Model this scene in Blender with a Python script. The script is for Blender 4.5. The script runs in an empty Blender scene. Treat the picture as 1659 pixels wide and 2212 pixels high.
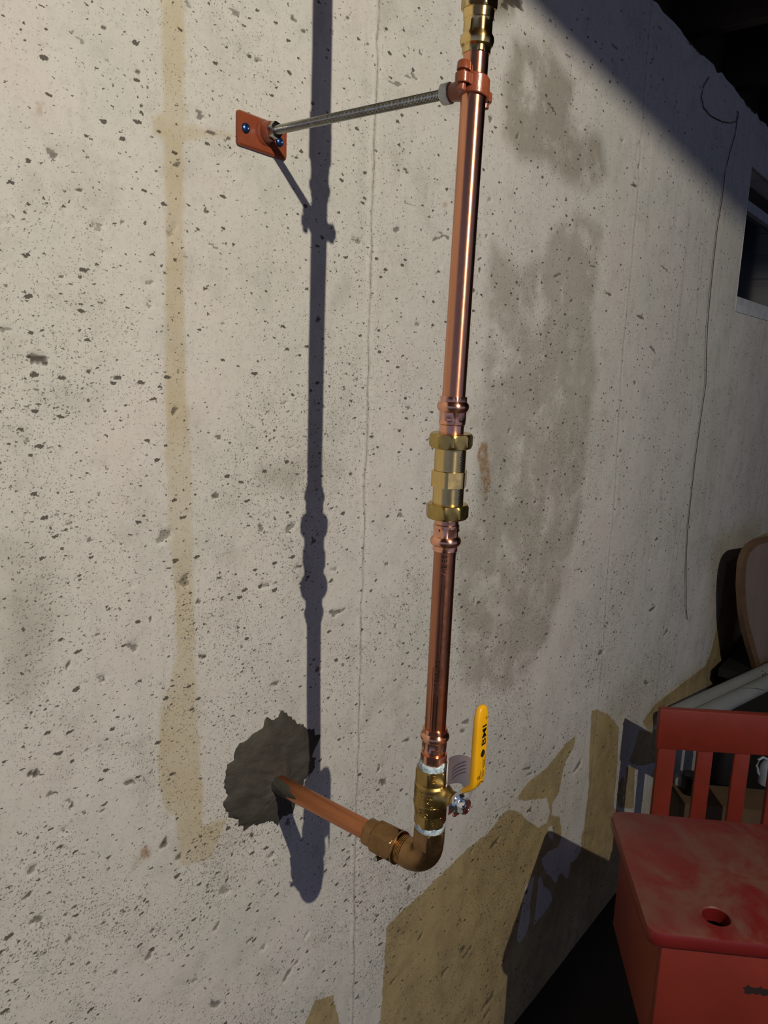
import bpy, bmesh, math, random
import numpy as np
from mathutils import Vector, Matrix

scene = bpy.context.scene
COL = scene.collection
random.seed(7); RNG = np.random.default_rng(7)

# ------------------------------------------------------------------ camera, world, light, exposure
# world frame: origin at the camera, X along the concrete wall, Y into the wall, Z up (metres)
CAM_R = np.array([[0.62171892, -0.78238991, 0.03649124],
                  [-0.12316556, -0.14367037, -0.98193129],
                  [0.77349585, 0.6059908, -0.18568608]])
FPX = 1672.46
cam_data = bpy.data.cameras.new('camera')
cam = bpy.data.objects.new('camera', cam_data); COL.objects.link(cam)
cam_data.sensor_fit = 'VERTICAL'; cam_data.sensor_height = 36.0; cam_data.sensor_width = 27.0
cam_data.lens = FPX / 2212 * 36.0
cam_data.clip_start = 0.02
m = Matrix.Identity(4)
for i in range(3):
    m[i][0] = CAM_R[0][i]; m[i][1] = -CAM_R[1][i]; m[i][2] = -CAM_R[2][i]
cam.matrix_world = m
scene.camera = cam

world = bpy.data.worlds.new('world'); scene.world = world
world.use_nodes = True
bg = world.node_tree.nodes['Background']
bg.inputs[0].default_value = (0.50, 0.585, 0.97, 1); bg.inputs[1].default_value = 0.45

lamp_data = bpy.data.lights.new('basement_bulb', 'POINT')
lamp_data.energy = 112; lamp_data.color = (1.0, 0.915, 0.745); lamp_data.shadow_soft_size = 0.011
lamp = bpy.data.objects.new('basement_bulb', lamp_data); COL.objects.link(lamp)
LAMP = Vector((0.1705, -1.047, 0.714)); lamp.location = LAMP

vs = scene.view_settings
vs.view_transform = 'Standard'; vs.look = 'None'; vs.exposure = 0.0; vs.gamma = 1.0
vs.use_curve_mapping = False

# ------------------------------------------------------------------ measuring helpers
WALL_Y = 0.664
FLOOR_Z = -1.45
WALL_TOP = 0.738

def ray(u, v):
    return CAM_R.T @ np.array([u - 829.5, v - 1106.0, FPX])

def on_wall(u, v, y=WALL_Y):
    d = ray(u, v); return d * (y / d[1])

def on_level(u, v, z):
    d = ray(u, v); return d * (z / d[2])

def wxz(pts):
    return np.array([on_wall(*p)[[0, 2]] for p in pts])

# ------------------------------------------------------------------ node helper
class NT:
    def __init__(self, name):
        self.mat = bpy.data.materials.new(name); self.mat.use_nodes = True
        self.t = self.mat.node_tree; self.t.nodes.clear()
        self.out = self.t.nodes.new('ShaderNodeOutputMaterial')
        self.b = self.t.nodes.new('ShaderNodeBsdfPrincipled')
        self.t.links.new(self.b.outputs[0], self.out.inputs[0])
    def put(self, sock, v):
        if hasattr(v, 'links') or isinstance(v, bpy.types.NodeSocket):
            self.t.links.new(v, sock)
        elif isinstance(v, (tuple, list)) and sock.type == 'RGBA' and len(v) == 3:
            sock.default_value = (*v, 1)
        else:
            sock.default_value = v
    def node(self, ty, ins=None, **props):
        n = self.t.nodes.new('ShaderNode' + ty)
        for k, v in props.items(): setattr(n, k, v)
        for k, v in (ins or {}).items(): self.put(n.inputs[k], v)
        return n
    def math(self, op, a, b=0.0, c=None, clamp=False):
        n = self.t.nodes.new('ShaderNodeMath'); n.operation = op; n.use_clamp = clamp
        self.put(n.inputs[0], a); self.put(n.inputs[1], b)
        if c is not None: self.put(n.inputs[2], c)
        return n.outputs[0]
    def ramp01(self, v, lo, hi, smooth=True):
        n = self.node('MapRange', {'Value': v, 'From Min': lo, 'From Max': hi}, interpolation_type='SMOOTHSTEP' if smooth else 'LINEAR')
        return n.outputs[0]
    def mix(self, f, a, b, mode='MIX'):
        n = self.t.nodes.new('ShaderNodeMix'); n.data_type = 'RGBA'; n.blend_type = mode
        self.put(n.inputs['Factor'], f)
        self.put(n.inputs[6], a); self.put(n.inputs[7], b)
        return n.outputs[2]
    def attr(self, name):
        return self.node('Attribute', attribute_name=name).outputs['Fac']
    def coord(self):
        return self.node('TexCoord').outputs['Object']
    def noise(self, vec, scale, detail=4, rough=0.55, dist=0.0, out=0):
        n = self.node('TexNoise', {'Scale': scale, 'Detail': detail, 'Roughness': rough, 'Distortion': dist})
        if vec is not None: self.put(n.inputs['Vector'], vec)
        return n.outputs[out]
    def mapping(self, vec, scale=(1, 1, 1), rot=(0, 0, 0), loc=(0, 0, 0)):
        return self.node('Mapping', {'Vector': vec, 'Location': loc, 'Rotation': rot, 'Scale': scale}).outputs[0]
    def bump(self, h, dist=0.001, strength=1.0, normal=None):
        n = self.node('Bump', {'Height': h, 'Distance': dist, 'Strength': strength})
        if normal is not None: self.put(n.inputs['Normal'], normal)
        return n.outputs[0]
    def set(self, **kw):
        for k, v in kw.items():
            self.put(self.b.inputs[k.replace('_', ' ')], v)
        return self.mat

def metal(name, col, rough, var=0.25, scale=60, stretch=(1, 1, 0.12), metallic=1.0, bump=0.0, tint=None, aniso=0.0):
    t = NT(name); o = t.coord()
    n1 = t.noise(t.mapping(o, stretch), scale, 5, 0.6)
    n2 = t.noise(o, scale * 4, 3)
    k = t.ramp01(n1, 0.3, 0.7)
    dark = tuple(c * (1 - var) for c in (tint or col))
    c = t.mix(k, dark, col)
    r = t.math('MULTIPLY_ADD', n2, 0.16, rough - 0.08)
    t.set(Base_Color=c, Metallic=metallic, Roughness=r)
    if aniso:
        tg = t.node('Tangent', direction_type='RADIAL', axis='Z').outputs[0]
        t.set(Anisotropic=aniso, Anisotropic_Rotation=0.25, Tangent=tg)
    if bump: t.set(Normal=t.bump(n2, bump))
    return t.mat

def paint(name, col, rough=0.45, var=0.12, scale=14, bump=0.0004, dust=None):
    t = NT(name); o = t.coord()
    n1 = t.noise(o, scale, 5, 0.6); n2 = t.noise(o, scale * 9, 4)
    c = t.mix(t.ramp01(n1, 0.3, 0.7), tuple(c_ * (1 - var) for c_ in col), col)
    if dust:
        dcol, amt = dust
        g = t.node('NewGeometry').outputs['Normal']
        up = t.node('SeparateXYZ', {0: g}).outputs[2]
        d = t.math('MULTIPLY', t.ramp01(t.noise(o, 9, 6, 0.65, 0.6), 0.36, 0.68), t.ramp01(up, 0.3, 0.9))
        c = t.mix(t.math('MULTIPLY', d, amt), c, dcol)
        rough = t.math('MULTIPLY_ADD', d, 0.35, rough)
    t.set(Base_Color=c, Roughness=rough, Normal=t.bump(n2, bump, 0.6))
    return t.mat

def wood(name, a, b, rough=0.7, scale=(4, 60, 60)):
    t = NT(name); o = t.coord()
    n = t.noise(t.mapping(o, scale), 1.0, 6, 0.6, 0.4)
    t.set(Base_Color=t.mix(t.ramp01(n, 0.3, 0.7), a, b), Roughness=rough, Normal=t.bump(n, 0.001, 0.5))
    return t.mat

# ------------------------------------------------------------------ object helpers
def mesh_obj(name, verts, faces, mat, parent=None, smooth=40, origin=None):
    me = bpy.data.meshes.new(name)
    v = np.asarray(verts, float)
    org = np.zeros(3)
    if parent is not None: org = np.array(ROOT_LOC[parent.name])
    elif origin is not None: org = np.asarray(origin, float)
    me.from_pydata((v - org).tolist(), [], [tuple(f) for f in faces])
    bm = bmesh.new(); bm.from_mesh(me)
    bmesh.ops.recalc_face_normals(bm, faces=bm.faces); bm.to_mesh(me); bm.free()
    if smooth is not None:
        me.polygons.foreach_set('use_smooth', [True] * len(me.polygons))
        me.set_sharp_from_angle(angle=math.radians(smooth))
    for mt in (mat if isinstance(mat, (list, tuple)) else [mat]): me.materials.append(mt)
    o = bpy.data.objects.new(name, me); COL.objects.link(o)
    if parent is not None: o.parent = parent; ROOT_LOC[o.name] = tuple(org)
    else: o.location = org; ROOT_LOC[o.name] = tuple(org)
    return o
ROOT_LOC = {}

def thing(name, loc, label, cat, group=None):
    o = bpy.data.objects.new(name, None); COL.objects.link(o)
    o.empty_display_size = 0.02
    o.location = loc; ROOT_LOC[o.name] = tuple(loc)
    tag(o, label, cat, group); return o

def tag(o, label=None, cat=None, group=None, kind=None):
    if label: o['label'] = label
    if cat: o['category'] = cat
    if group: o['group'] = group
    if kind: o['kind'] = kind
    return o

class Geo:
    def __init__(self): self.v = []; self.f = []
    def add(self, v, f):
        k = len(self.v); self.v += [tuple(p) for p in v]; self.f += [tuple(i + k for i in q) for q in f]; return self
    def box(self, lo, hi, fr=None):
        x0, y0, z0 = lo; x1, y1, z1 = hi
        v = [(x0, y0, z0), (x1, y0, z0), (x1, y1, z0), (x0, y1, z0), (x0, y0, z1), (x1, y0, z1), (x1, y1, z1), (x0, y1, z1)]
        if fr is not None: v = [fr(p) for p in v]
        return self.add(v, [(0, 3, 2, 1), (4, 5, 6, 7), (0, 1, 5, 4), (1, 2, 6, 5), (2, 3, 7, 6), (3, 0, 4, 7)])

def frame_z(base, axis, ref=(0, 1, 0)):
    """local frame with z along axis; returns mapping local->world"""
    a = np.array(axis, float); a /= np.linalg.norm(a)
    r = np.array(ref, float); r = r - a * (r @ a); r /= np.linalg.norm(r)
    s = np.cross(r, a)
    b = np.array(base, float)
    return lambda p: b + s * p[0] + r * p[1] + a * p[2]

def lathe(prof, fr, n=64, phase=0.0, cap=True):
    """prof: (r, z) or (r, z, flat) - flat = across-flats/2 of a hexagon the ring is clipped to"""
    v, f = [], []
    for pr in prof:
        r, z = pr[0], pr[1]; flat = pr[2] if len(pr) > 2 else None
        for i in range(n):
            t = 2 * math.pi * i / n
            rr = r
            if flat:
                a = (t + phase) % (math.pi / 3) - math.pi / 6
                rr = min(r, flat / math.cos(a))
            v.append(fr((rr * math.cos(t), rr * math.sin(t), z)))
    k = len(prof)
    for j in range(k - 1):
        for i in range(n):
            a, b = j * n + i, j * n + (i + 1) % n
            f.append((a, b, b + n, a + n))
    if cap:
        f.append(tuple(range(n))[::-1]); f.append(tuple(range((k - 1) * n, k * n)))
    return v, f

def sweep(path, radius, n=16, cap=True, up=(0, 0, 1)):
    P = [np.array(p, float) for p in path]; v, f = [], []
    for i, p in enumerate(P):
        d = P[min(i + 1, len(P) - 1)] - P[max(i - 1, 0)]; d /= np.linalg.norm(d)
        u = np.array(up, float)
        if abs(u @ d) > 0.95: u = np.array([1.0, 0, 0])
        s = np.cross(d, u); s /= np.linalg.norm(s); w = np.cross(s, d)
        r = radius[i] if hasattr(radius, '__len__') else radius
        for k in range(n):
            t = 2 * math.pi * k / n; v.append(p + r * (math.cos(t) * s + math.sin(t) * w))
    for i in range(len(P) - 1):
        for k in range(n):
            a, b = i * n + k, i * n + (k + 1) % n; f.append((a, b, b + n, a + n))
    if cap: f.append(tuple(range(n))[::-1]); f.append(tuple(range((len(P) - 1) * n, len(P) * n)))
    return v, f

def text_mesh(body, size):
    c = bpy.data.curves.new('t', 'FONT'); c.body = body; c.size = size; c.resolution_u = 3; c.offset = size * .02
    o = bpy.data.objects.new('t', c); COL.objects.link(o)
    bpy.context.view_layer.update()
    me = bpy.data.meshes.new_from_object(o.evaluated_get(bpy.context.evaluated_depsgraph_get()))
    v = [tuple(p.co) for p in me.vertices]; f = [tuple(p.vertices) for p in me.polygons]
    bpy.data.objects.remove(o); bpy.data.curves.remove(c); bpy.data.meshes.remove(me)
    return v, f

# ------------------------------------------------------------------ concrete wall
def vnoise(x, z, cell, seed):
    r = np.random.default_rng(seed); L = r.random((256, 256))
    a, b = x / cell + 1000, z / cell + 1000
    i, j = np.floor(a).astype(int), np.floor(b).astype(int)
    fa, fb = a - i, b - j; fa = fa * fa * (3 - 2 * fa); fb = fb * fb * (3 - 2 * fb)
    g = lambda p, q: L[p % 256, q % 256]
    return (g(i, j) * (1 - fa) + g(i + 1, j) * fa) * (1 - fb) + (g(i, j + 1) * (1 - fa) + g(i + 1, j + 1) * fa) * fb

def sdf(poly, X, Z):
    """signed distance, positive inside"""
    P = np.asarray(poly); out = np.full(X.shape, -1.0)
    lo, hi = P.min(0) - 0.04, P.max(0) + 0.04
    m = (X > lo[0]) & (X < hi[0]) & (Z > lo[1]) & (Z < hi[1])
    x, z = X[m], Z[m]; d = np.full(x.shape, 9.0); ins = np.zeros(x.shape, bool)
    for (ax_, az), (bx_, bz) in zip(P, np.roll(P, -1, 0)):
        ex, ez = bx_ - ax_, bz - az; L = ex * ex + ez * ez + 1e-12
        t = np.clip(((x - ax_) * ex + (z - az) * ez) / L, 0, 1)
        d = np.minimum(d, np.hypot(x - ax_ - t * ex, z - az - t * ez))
        c = ((az > z) != (bz > z)) & (x < ex * (z - az) / (ez if abs(ez) > 1e-12 else 1e-12) + ax_)
        ins ^= c
    out[m] = np.where(ins, d, -d); return out

# outlines of stains on the wall, measured on the photograph and carried onto the wall plane
STRIPE = [(345, -40), (350, 240), (328, 255), (330, 290), (350, 300), (355, 480), (352, 700), (355, 980), (362, 1150), (375, 1270), (380, 1420),
          (366, 1470), (342, 1545), (340, 1650), (345, 1700), (358, 1760), (378, 1765), (385, 1860), (400, 1872), (450, 1860), (475, 1810),
          (490, 1765), (440, 1780), (438, 1700), (430, 1580), (425, 1500), (420, 1350), (415, 1150), (415, 1000), (408, 930), (400, 800),
          (398, 600), (395, 310), (440, 300), (500, 302), (505, 290), (470, 278), (400, 270), (397, -40)]
TAN_LOW = [(775, 2900), (800, 2500), (822, 2212), (832, 2063), (834, 2002), (864, 1973), (906, 1935), (948, 1893), (1006, 1838), (1051, 1803), (1090, 1754),
           (1103, 1748), (1122, 1754), (1141, 1774), (1164, 1787), (1182, 1778), (1190, 1754), (1183, 1725), (1122, 1730), (1119, 1719),
           (1141, 1690), (1180, 1661), (1225, 1606), (1244, 1590), (1241, 1613), (1222, 1651), (1215, 1680), (1209, 1712), (1193, 1738),
           (1192, 1761), (1209, 1764), (1215, 1790), (1230, 1800), (1259, 1804), (1262, 1790), (1272, 1701), (1275, 1606), (1278, 1534),
           (1290, 1532), (1313, 1543), (1329, 1559), (1337, 1572), (1335, 1638), (1332, 1686), (1327, 1746), (1400, 1800), (1420, 2900)]
TAN_BITS = [[(1354, 1657), (1373, 1657), (1369, 1746), (1347, 1746)],
            [(1388, 1559), (1418, 1521), (1472, 1477), (1522, 1439), (1535, 1410), (1551, 1337), (1570, 1280), (1589, 1233), (1605, 1195),
             (1625, 1165), (1659, 1150), (1659, 1560), (1470, 1530), (1420, 1560), (1404, 1583)],
            [(1381, 1576), (1375, 1599), (1367, 1625), (1359, 1643), (1364, 1650), (1378, 1654), (1393, 1654), (1411, 1648), (1430, 1639), (1450, 1630), (1450, 1560), (1404, 1580), (1393, 1580)],
            [(1349, 1675), (1338, 1690), (1333, 1730), (1338, 1744), (1345, 1746), (1350, 1697)],
            [(660, 2212), (680, 2160), (720, 2150), (748, 2260), (752, 2900), (640, 2900), (648, 2400)]]
WHITE_BITS = [[(1214, 1780), (1257, 1795), (1257, 1832), (1248, 1851), (1238, 1863), (1233, 1861), (1230, 1885), (1224, 1900), (1214, 1885),
               (1207, 1889), (1201, 1909), (1192, 1897), (1180, 1885), (1171, 1868), (1171, 1853), (1185, 1839), (1204, 1829), (1212, 1812)],
              [(1149, 1895), (1154, 1894), (1151, 1914), (1146, 1938), (1143, 1993), (1134, 2020), (1119, 2036), (1116, 2027), (1122, 1981),
               (1130, 1945), (1134, 1914)],
              [(1163, 1894), (1168, 1893), (1175, 1914), (1189, 1926), (1192, 1945), (1185, 1957), (1171, 1976), (1161, 1986), (1152, 2000),
               (1154, 1981), (1158, 1945), (1162, 1918)],
              [(1182, 1786), (1192, 1784), (1196, 1800), (1193, 1815), (1186, 1812)]]
DAMP = [([(1110, 80), (1190, 100), (1240, 180), (1235, 250), (1300, 300), (1310, 380), (1270, 410), (1220, 390), (1180, 350), (1120, 345), (1085, 290), (1090, 180)], 1.0),
        ([(1195, 490), (1250, 450), (1300, 500), (1290, 560), (1280, 700), (1290, 800), (1270, 950), (1250, 1130), (1180, 1400), (1090, 1500),
          (1000, 1480), (985, 1250), (990, 1170), (1025, 1130), (1035, 900), (1050, 760), (1045, 640), (1060, 520), (1120, 580), (1180, 550)], 0.75),
        ([(1205, 800), (1262, 760), (1288, 800), (1268, 950), (1235, 1150), (1160, 1310), (1120, 1220), (1195, 1000)], 0.5),
        ([(990, 1130), (1060, 1150), (1075, 1200), (1010, 1240), (975, 1200)], 0.7),
        ([(1000, 890), (1050, 890), (1040, 930), (1010, 925)], 0.6),
        ([(560, 1010), (690, 980), (740, 1010), (690, 1060), (560, 1050)], 0.55),
        ([(0, 1180), (90, 1180), (140, 1330), (60, 1520), (0, 1500)], 0.45),
        ([(820, 0), (850, 20), (830, 80), (815, 60)], 0.5),
        ([(1050, -40), (1120, -20), (1110, 30), (1070, 40)], 1.4)]
RUST = [[(1035, 955), (1052, 952), (1056, 990), (1062, 1040), (1050, 1085), (1042, 1040), (1030, 985)],
        [(312, 1828), (328, 1830), (325, 1850), (300, 1868), (285, 1885), (295, 1850)],
        [(82, 222), (92, 226), (86, 246), (78, 240)], [(958, 437), (966, 440), (963, 449), (957, 447)], [(100, 636), (110, 638), (107, 643), (100, 641)]]
SEAMS = [[(817, -60), (808, 200), (798, 500), (791, 800), (784, 1100), (777, 1350), (770, 1650), (764, 1950), (758, 2260)],
         [(1400, 60), (1389, 220), (1377, 400), (1352, 680), (1340, 820), (1326, 1050), (1310, 1250), (1300, 1420), (1290, 1530)],
         [(1236, 100), (1234, 160), (1232, 230), (1226, 300), (1222, 360)], [(1523, 230), (1518, 350), (1515, 450), (1508, 600), (1500, 760), (1493, 900)],
         [(1120, 340), (1112, 380), (1100, 440), (1094, 500)]]
# larger chips and bug holes: pixel centre, length, width (px on the photograph), painted darkness 0..1
PITS = [(1112, 3, 54, 26, 1), (1092, 12, 26, 16, 1), (78, 775, 36, 26, 1), (95, 785, 20, 12, 1), (455, 288, 22, 10, 1), (489, 300, 14, 9, 1), (170, 82, 34, 14, .5), (222, 60, 16, 8, 1), (232, 132, 18, 14, .5),
        (298, 158, 16, 7, 1), (10, 480, 26, 22, .35), (225, 545, 30, 14, .4), (320, 658, 20, 14, .45), (322, 610, 22, 14, .5), (10, 712, 26, 14, .6),
        (190, 800, 12, 10, 1), (168, 412, 14, 9, 1), (355, 1158, 40, 24, .55), (398, 1255, 30, 22, .6), (465, 1070, 20, 13, .8), (470, 945, 16, 10, .8),
        (220, 1465, 26, 18, .5), (324, 1335, 10, 10, 1), (75, 1672, 24, 20, 1), (280, 1690, 24, 14, .8), (110, 1715, 26, 8, .8), (140, 1795, 24, 16, .4),
        (70, 1880, 22, 18, .7), (60, 1935, 22, 9, .9), (385, 1852, 22, 10, .8), (485, 1925, 22, 22, .5), (150, 1730, 14, 10, .7), (460, 530, 24, 12, .6),
        (445, 455, 14, 8, 1), (380, 355, 14, 12, .8), (400, 555, 16, 10, .5), (405, 10, 26, 12, .5), (508, 28, 26, 16, .6), (555, 130, 32, 10, .5), (521, 110, 18, 12, .5),
        (632, 40, 16, 6, .9), (655, 66, 14, 6, 1), (752, 37, 10, 8, 1), (790, 95, 16, 5, .9), (855, 180, 30, 10, .6), (880, 165, 20, 8, .7), (876, 367, 12, 10, 1),
        (770, 520, 20, 16, .6), (855, 495, 18, 12, .7), (944, 515, 20, 10, .7), (962, 510, 26, 8, .7), (885, 440, 22, 6, .5), (685, 530, 10, 9, 1), (688, 690, 14, 10, 1),
        (570, 1265, 22, 16, .5), (565, 1140, 16, 14, .7), (627, 1140, 22, 18, .6), (722, 1230, 14, 12, .5), (640, 1225, 22, 9, .5), (678, 1170, 18, 9, .9),
        (735, 1320, 26, 7, .8), (715, 1322, 14, 7, .8), (595, 1475, 20, 10, .8), (830, 1690, 18, 14, .8), (880, 1600, 16, 7, .9), (1008, 1560, 24, 8, .7), (1002, 1580, 12, 10, .7),
        (1140, 1660, 16, 8, .8), (1250, 1655, 22, 10, .7), (1144, 1750, 10, 9, 1), (1068, 1822, 20, 10, .9), (1000, 2050, 14, 8, .9), (1010, 2055, 22, 6, .8), (908, 2025, 12, 9, .8),
        (1145, 1672, 14, 7, .7), (1055, 2160, 24, 14, .8), (1050, 2190, 16, 8, .8), (960, 2100, 22, 7, .8), (850, 2120, 14, 9, .7), (540, 2030, 22, 6, .8), (250, 2100, 16, 9, .8),
        (560, 1905, 12, 7, .9), (545, 1805, 10, 12, 1), (1200, 700, 9, 6, .9), (1236, 650, 10, 8, .5), (1370, 400, 12, 8, .9), (1280, 575, 12, 6, .8), (1315, 635, 16, 7, .9),
        (1385, 685, 20, 7, .8), (1437, 580, 20, 6, .7), (1412, 755, 14, 9, .8), (1205, 595, 14, 8, .8), (1250, 1230, 12, 7, .6), (1410, 1316, 12, 9, .9), (1297, 1410, 10, 9, .8),
        (1440, 1365, 10, 8, .8), (1397, 1475, 14, 8, .7), (1420, 1165, 9, 6, .9), (1195, 235, 20, 7, .9), (1323, 155, 10, 6, .8), (1300, 130, 12, 5, .8), (1232, 120, 26, 6, .6),
        (1330, 105, 26, 5, .7), (1425, 60, 14, 6, .7), (1190, 45, 10, 5, .8), (700, 880, 12, 8, .6), (615, 870, 20, 10, .5), (900, 700, 18, 8, .5), (880, 880, 14, 7, .7), (480, 700, 14, 9, .6),
        (130, 600, 10, 7, .9), (260, 480, 12, 7, .7), (245, 150, 12, 7, .4), (60, 950, 18, 10, .5), (230, 1010, 16, 8, .6), (150, 1130, 18, 10, .6), (210, 1370, 14, 6, .8), (440, 1420, 14, 10, .7),
        (330, 2010, 16, 9, .7), (150, 2030, 16, 9, .7), (420, 2120, 20, 10, .5), (640, 2080, 16, 8, .6)]

def build_wall():
    def seg(a, b, step): return np.linspace(a, b, max(2, int(round((b - a) / step)) + 1))[:-1]
    WX0, WX1, WZ0, WZ1 = 2.497, 3.25, 0.195, 0.60          # window opening
    xs = np.concatenate([seg(-1.6, 0.22, .02), seg(0.22, 1.22, .0026), seg(1.22, WX0, .0055), seg(WX0, WX1, .012), seg(WX1, 4.2, .03), [4.2]])
    zs = np.concatenate([seg(FLOOR_Z, -1.1, .006), seg(-1.1, WZ0, .0028), seg(WZ0, 0.5, .0032), seg(0.5, WZ1, .005), seg(WZ1, WALL_TOP, .006), [WALL_TOP]])
    X, Z = np.meshgrid(xs, zs, indexing='ij')
    Y = np.zeros_like(X)
    Y += (vnoise(X, Z, .22, 1) - .5) * .004 + (vnoise(X, Z, .06, 2) - .5) * .0014 + (vnoise(X, Z, .017, 3) - .5) * .0005
    pit = np.zeros_like(X); seam = np.zeros_like(X)
    # formwork seams: a thin raised fin beside a shallow groove
    for k, s in enumerate(SEAMS):
        P = wxz(s); P = P[np.argsort(P[:, 1])]
        sx = np.interp(zs, P[:, 1], P[:, 0])[None, :] + (vnoise(X, Z, .03, 11 + k) - .5) * .005
        d = X - sx; amp = .5 + vnoise(X * 0, Z, .02, 21 + k)
        if k > 1: amp = amp * ((Z > P[0, 1]) & (Z < P[-1, 1])) * (.75 if k == 2 else .6); d = d / (.35 if k != 3 else .8) if k != 3 else d
        Y -= np.exp(-(d / .0035) ** 2) * .0016 * amp * (1 if k == 0 else .7)
        Y += np.exp(-((d - .006) / .004) ** 2) * .0012 * amp
        seam = np.maximum(seam, np.exp(-((d - .003) / .0032) ** 2) * np.clip(amp - .2, 0, 1))
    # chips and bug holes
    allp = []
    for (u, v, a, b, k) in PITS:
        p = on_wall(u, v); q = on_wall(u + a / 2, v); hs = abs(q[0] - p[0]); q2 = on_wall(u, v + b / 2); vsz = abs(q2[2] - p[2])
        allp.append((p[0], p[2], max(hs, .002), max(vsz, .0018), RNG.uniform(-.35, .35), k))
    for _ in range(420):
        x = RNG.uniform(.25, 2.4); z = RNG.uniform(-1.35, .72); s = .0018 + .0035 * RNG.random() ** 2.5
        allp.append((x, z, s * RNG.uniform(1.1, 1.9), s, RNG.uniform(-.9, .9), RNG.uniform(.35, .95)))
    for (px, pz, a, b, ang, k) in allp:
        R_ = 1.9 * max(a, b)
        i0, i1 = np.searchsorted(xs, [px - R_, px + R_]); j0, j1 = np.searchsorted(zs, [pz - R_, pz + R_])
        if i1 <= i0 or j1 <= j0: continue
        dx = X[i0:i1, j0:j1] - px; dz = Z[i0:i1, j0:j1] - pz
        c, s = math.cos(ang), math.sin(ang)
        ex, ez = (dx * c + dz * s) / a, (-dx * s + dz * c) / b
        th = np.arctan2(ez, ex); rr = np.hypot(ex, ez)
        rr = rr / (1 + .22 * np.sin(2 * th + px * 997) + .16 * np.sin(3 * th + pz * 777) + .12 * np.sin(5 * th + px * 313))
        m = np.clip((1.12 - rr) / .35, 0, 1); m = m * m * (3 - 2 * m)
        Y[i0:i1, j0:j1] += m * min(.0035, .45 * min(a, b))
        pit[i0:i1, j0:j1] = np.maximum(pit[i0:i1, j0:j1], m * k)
    # stains
    stripe = sdf(wxz(STRIPE), X, Z)
    tan = sdf(wxz(TAN_LOW), X, Z)
    for b in TAN_BITS: tan = np.maximum(tan, sdf(wxz(b), X, Z))
    for b in WHITE_BITS: tan = np.minimum(tan, -sdf(wxz(b), X, Z))
    tan = np.where((X > 2.75) & (Z < -.62), np.maximum(tan, .05), tan)
    damp = np.zeros_like(X)
    for b, k in DAMP:
        damp = np.maximum(damp, k * np.clip(sdf(wxz(b), X, Z) / .03 + .5, 0, 1))
    rust = np.full_like(X, -1.0)
    for b in RUST: rust = np.maximum(rust, sdf(wxz(b), X, Z))
    # chipped upper arris
    top = Z >= WALL_TOP - 1e-6
    Zo = Z + np.where(top, (vnoise(X, Z, .035, 31) - .6) * .014 + (vnoise(X, Z, .2, 32) - .5) * .012, 0)
    Yo = WALL_Y + Y
    nx, nz = len(xs), len(zs)
    V = np.stack([X, Yo, Zo], -1).reshape(-1, 3)
    ii, jj = np.meshgrid(np.arange(nx - 1), np.arange(nz - 1), indexing='ij')
    cx, cz = (xs[:-1] + xs[1:]) / 2, (zs[:-1] + zs[1:]) / 2
    keep = ~((cx[:, None] > WX0) & (cx[:, None] < WX1) & (cz[None, :] > WZ0) & (cz[None, :] < WZ1))
    a = (ii * nz + jj)[keep]
    Fq = np.stack([a, a + nz, a + nz + 1, a + 1], -1)
    nv = len(V)
    # solid body behind the face, with the window opening left free
    g = Geo(); yb0, yb1 = WALL_Y + .006, WALL_Y + .21
    for lo, hi in [((-1.6, FLOOR_Z), (WX0, WALL_TOP - .012)), ((WX1, FLOOR_Z), (4.2, WALL_TOP - .012)), ((WX0, FLOOR_Z), (WX1, WZ0)), ((WX0, WZ1), (WX1, WALL_TOP - .012))]:
        g.box((lo[0], yb0, lo[1]), (hi[0], yb1, hi[1]))
    # reveal lips joining the rough face to the body
    for (x0, z0, x1, z1) in [(WX0, WZ0, WX0, WZ1), (WX1, WZ0, WX1, WZ1), (WX0, WZ0, WX1, WZ0), (WX0, WZ1, WX1, WZ1), (-1.6, WALL_TOP - .012, 4.2, WALL_TOP - .012)]:
        g.add([(x0, WALL_Y - .002, z0), (x1, WALL_Y - .002, z1), (x1, yb0 + .002, z1), (x0, yb0 + .002, z0)], [(0, 1, 2, 3)])
    Vall = np.vstack([V, np.array(g.v)]); Fall = np.vstack([Fq, np.array(g.f) + nv])
    me = bpy.data.meshes.new('wall_back')
    me.vertices.add(len(Vall)); me.vertices.foreach_set('co', Vall.ravel())
    nf = len(Fall)
    me.loops.add(nf * 4); me.loops.foreach_set('vertex_index', Fall.ravel().astype(np.int32))
    me.polygons.add(nf); me.polygons.foreach_set('loop_start', np.arange(0, nf * 4, 4, dtype=np.int32))
    sm = np.ones(nf, bool); sm[len(Fq):] = False
    me.polygons.foreach_set('use_smooth', sm)
    me.update(calc_edges=True)
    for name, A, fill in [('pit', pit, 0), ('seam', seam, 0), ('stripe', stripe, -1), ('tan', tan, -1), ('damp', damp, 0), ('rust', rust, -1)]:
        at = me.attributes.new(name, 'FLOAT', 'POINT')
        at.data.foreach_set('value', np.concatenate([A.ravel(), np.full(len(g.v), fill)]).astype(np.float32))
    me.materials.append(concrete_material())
    o = bpy.data.objects.new('wall_back', me); COL.objects.link(o)
    tag(o, 'pitted pale grey poured concrete basement wall with tan and damp stains', 'wall', kind='structure')
    return o

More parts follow.
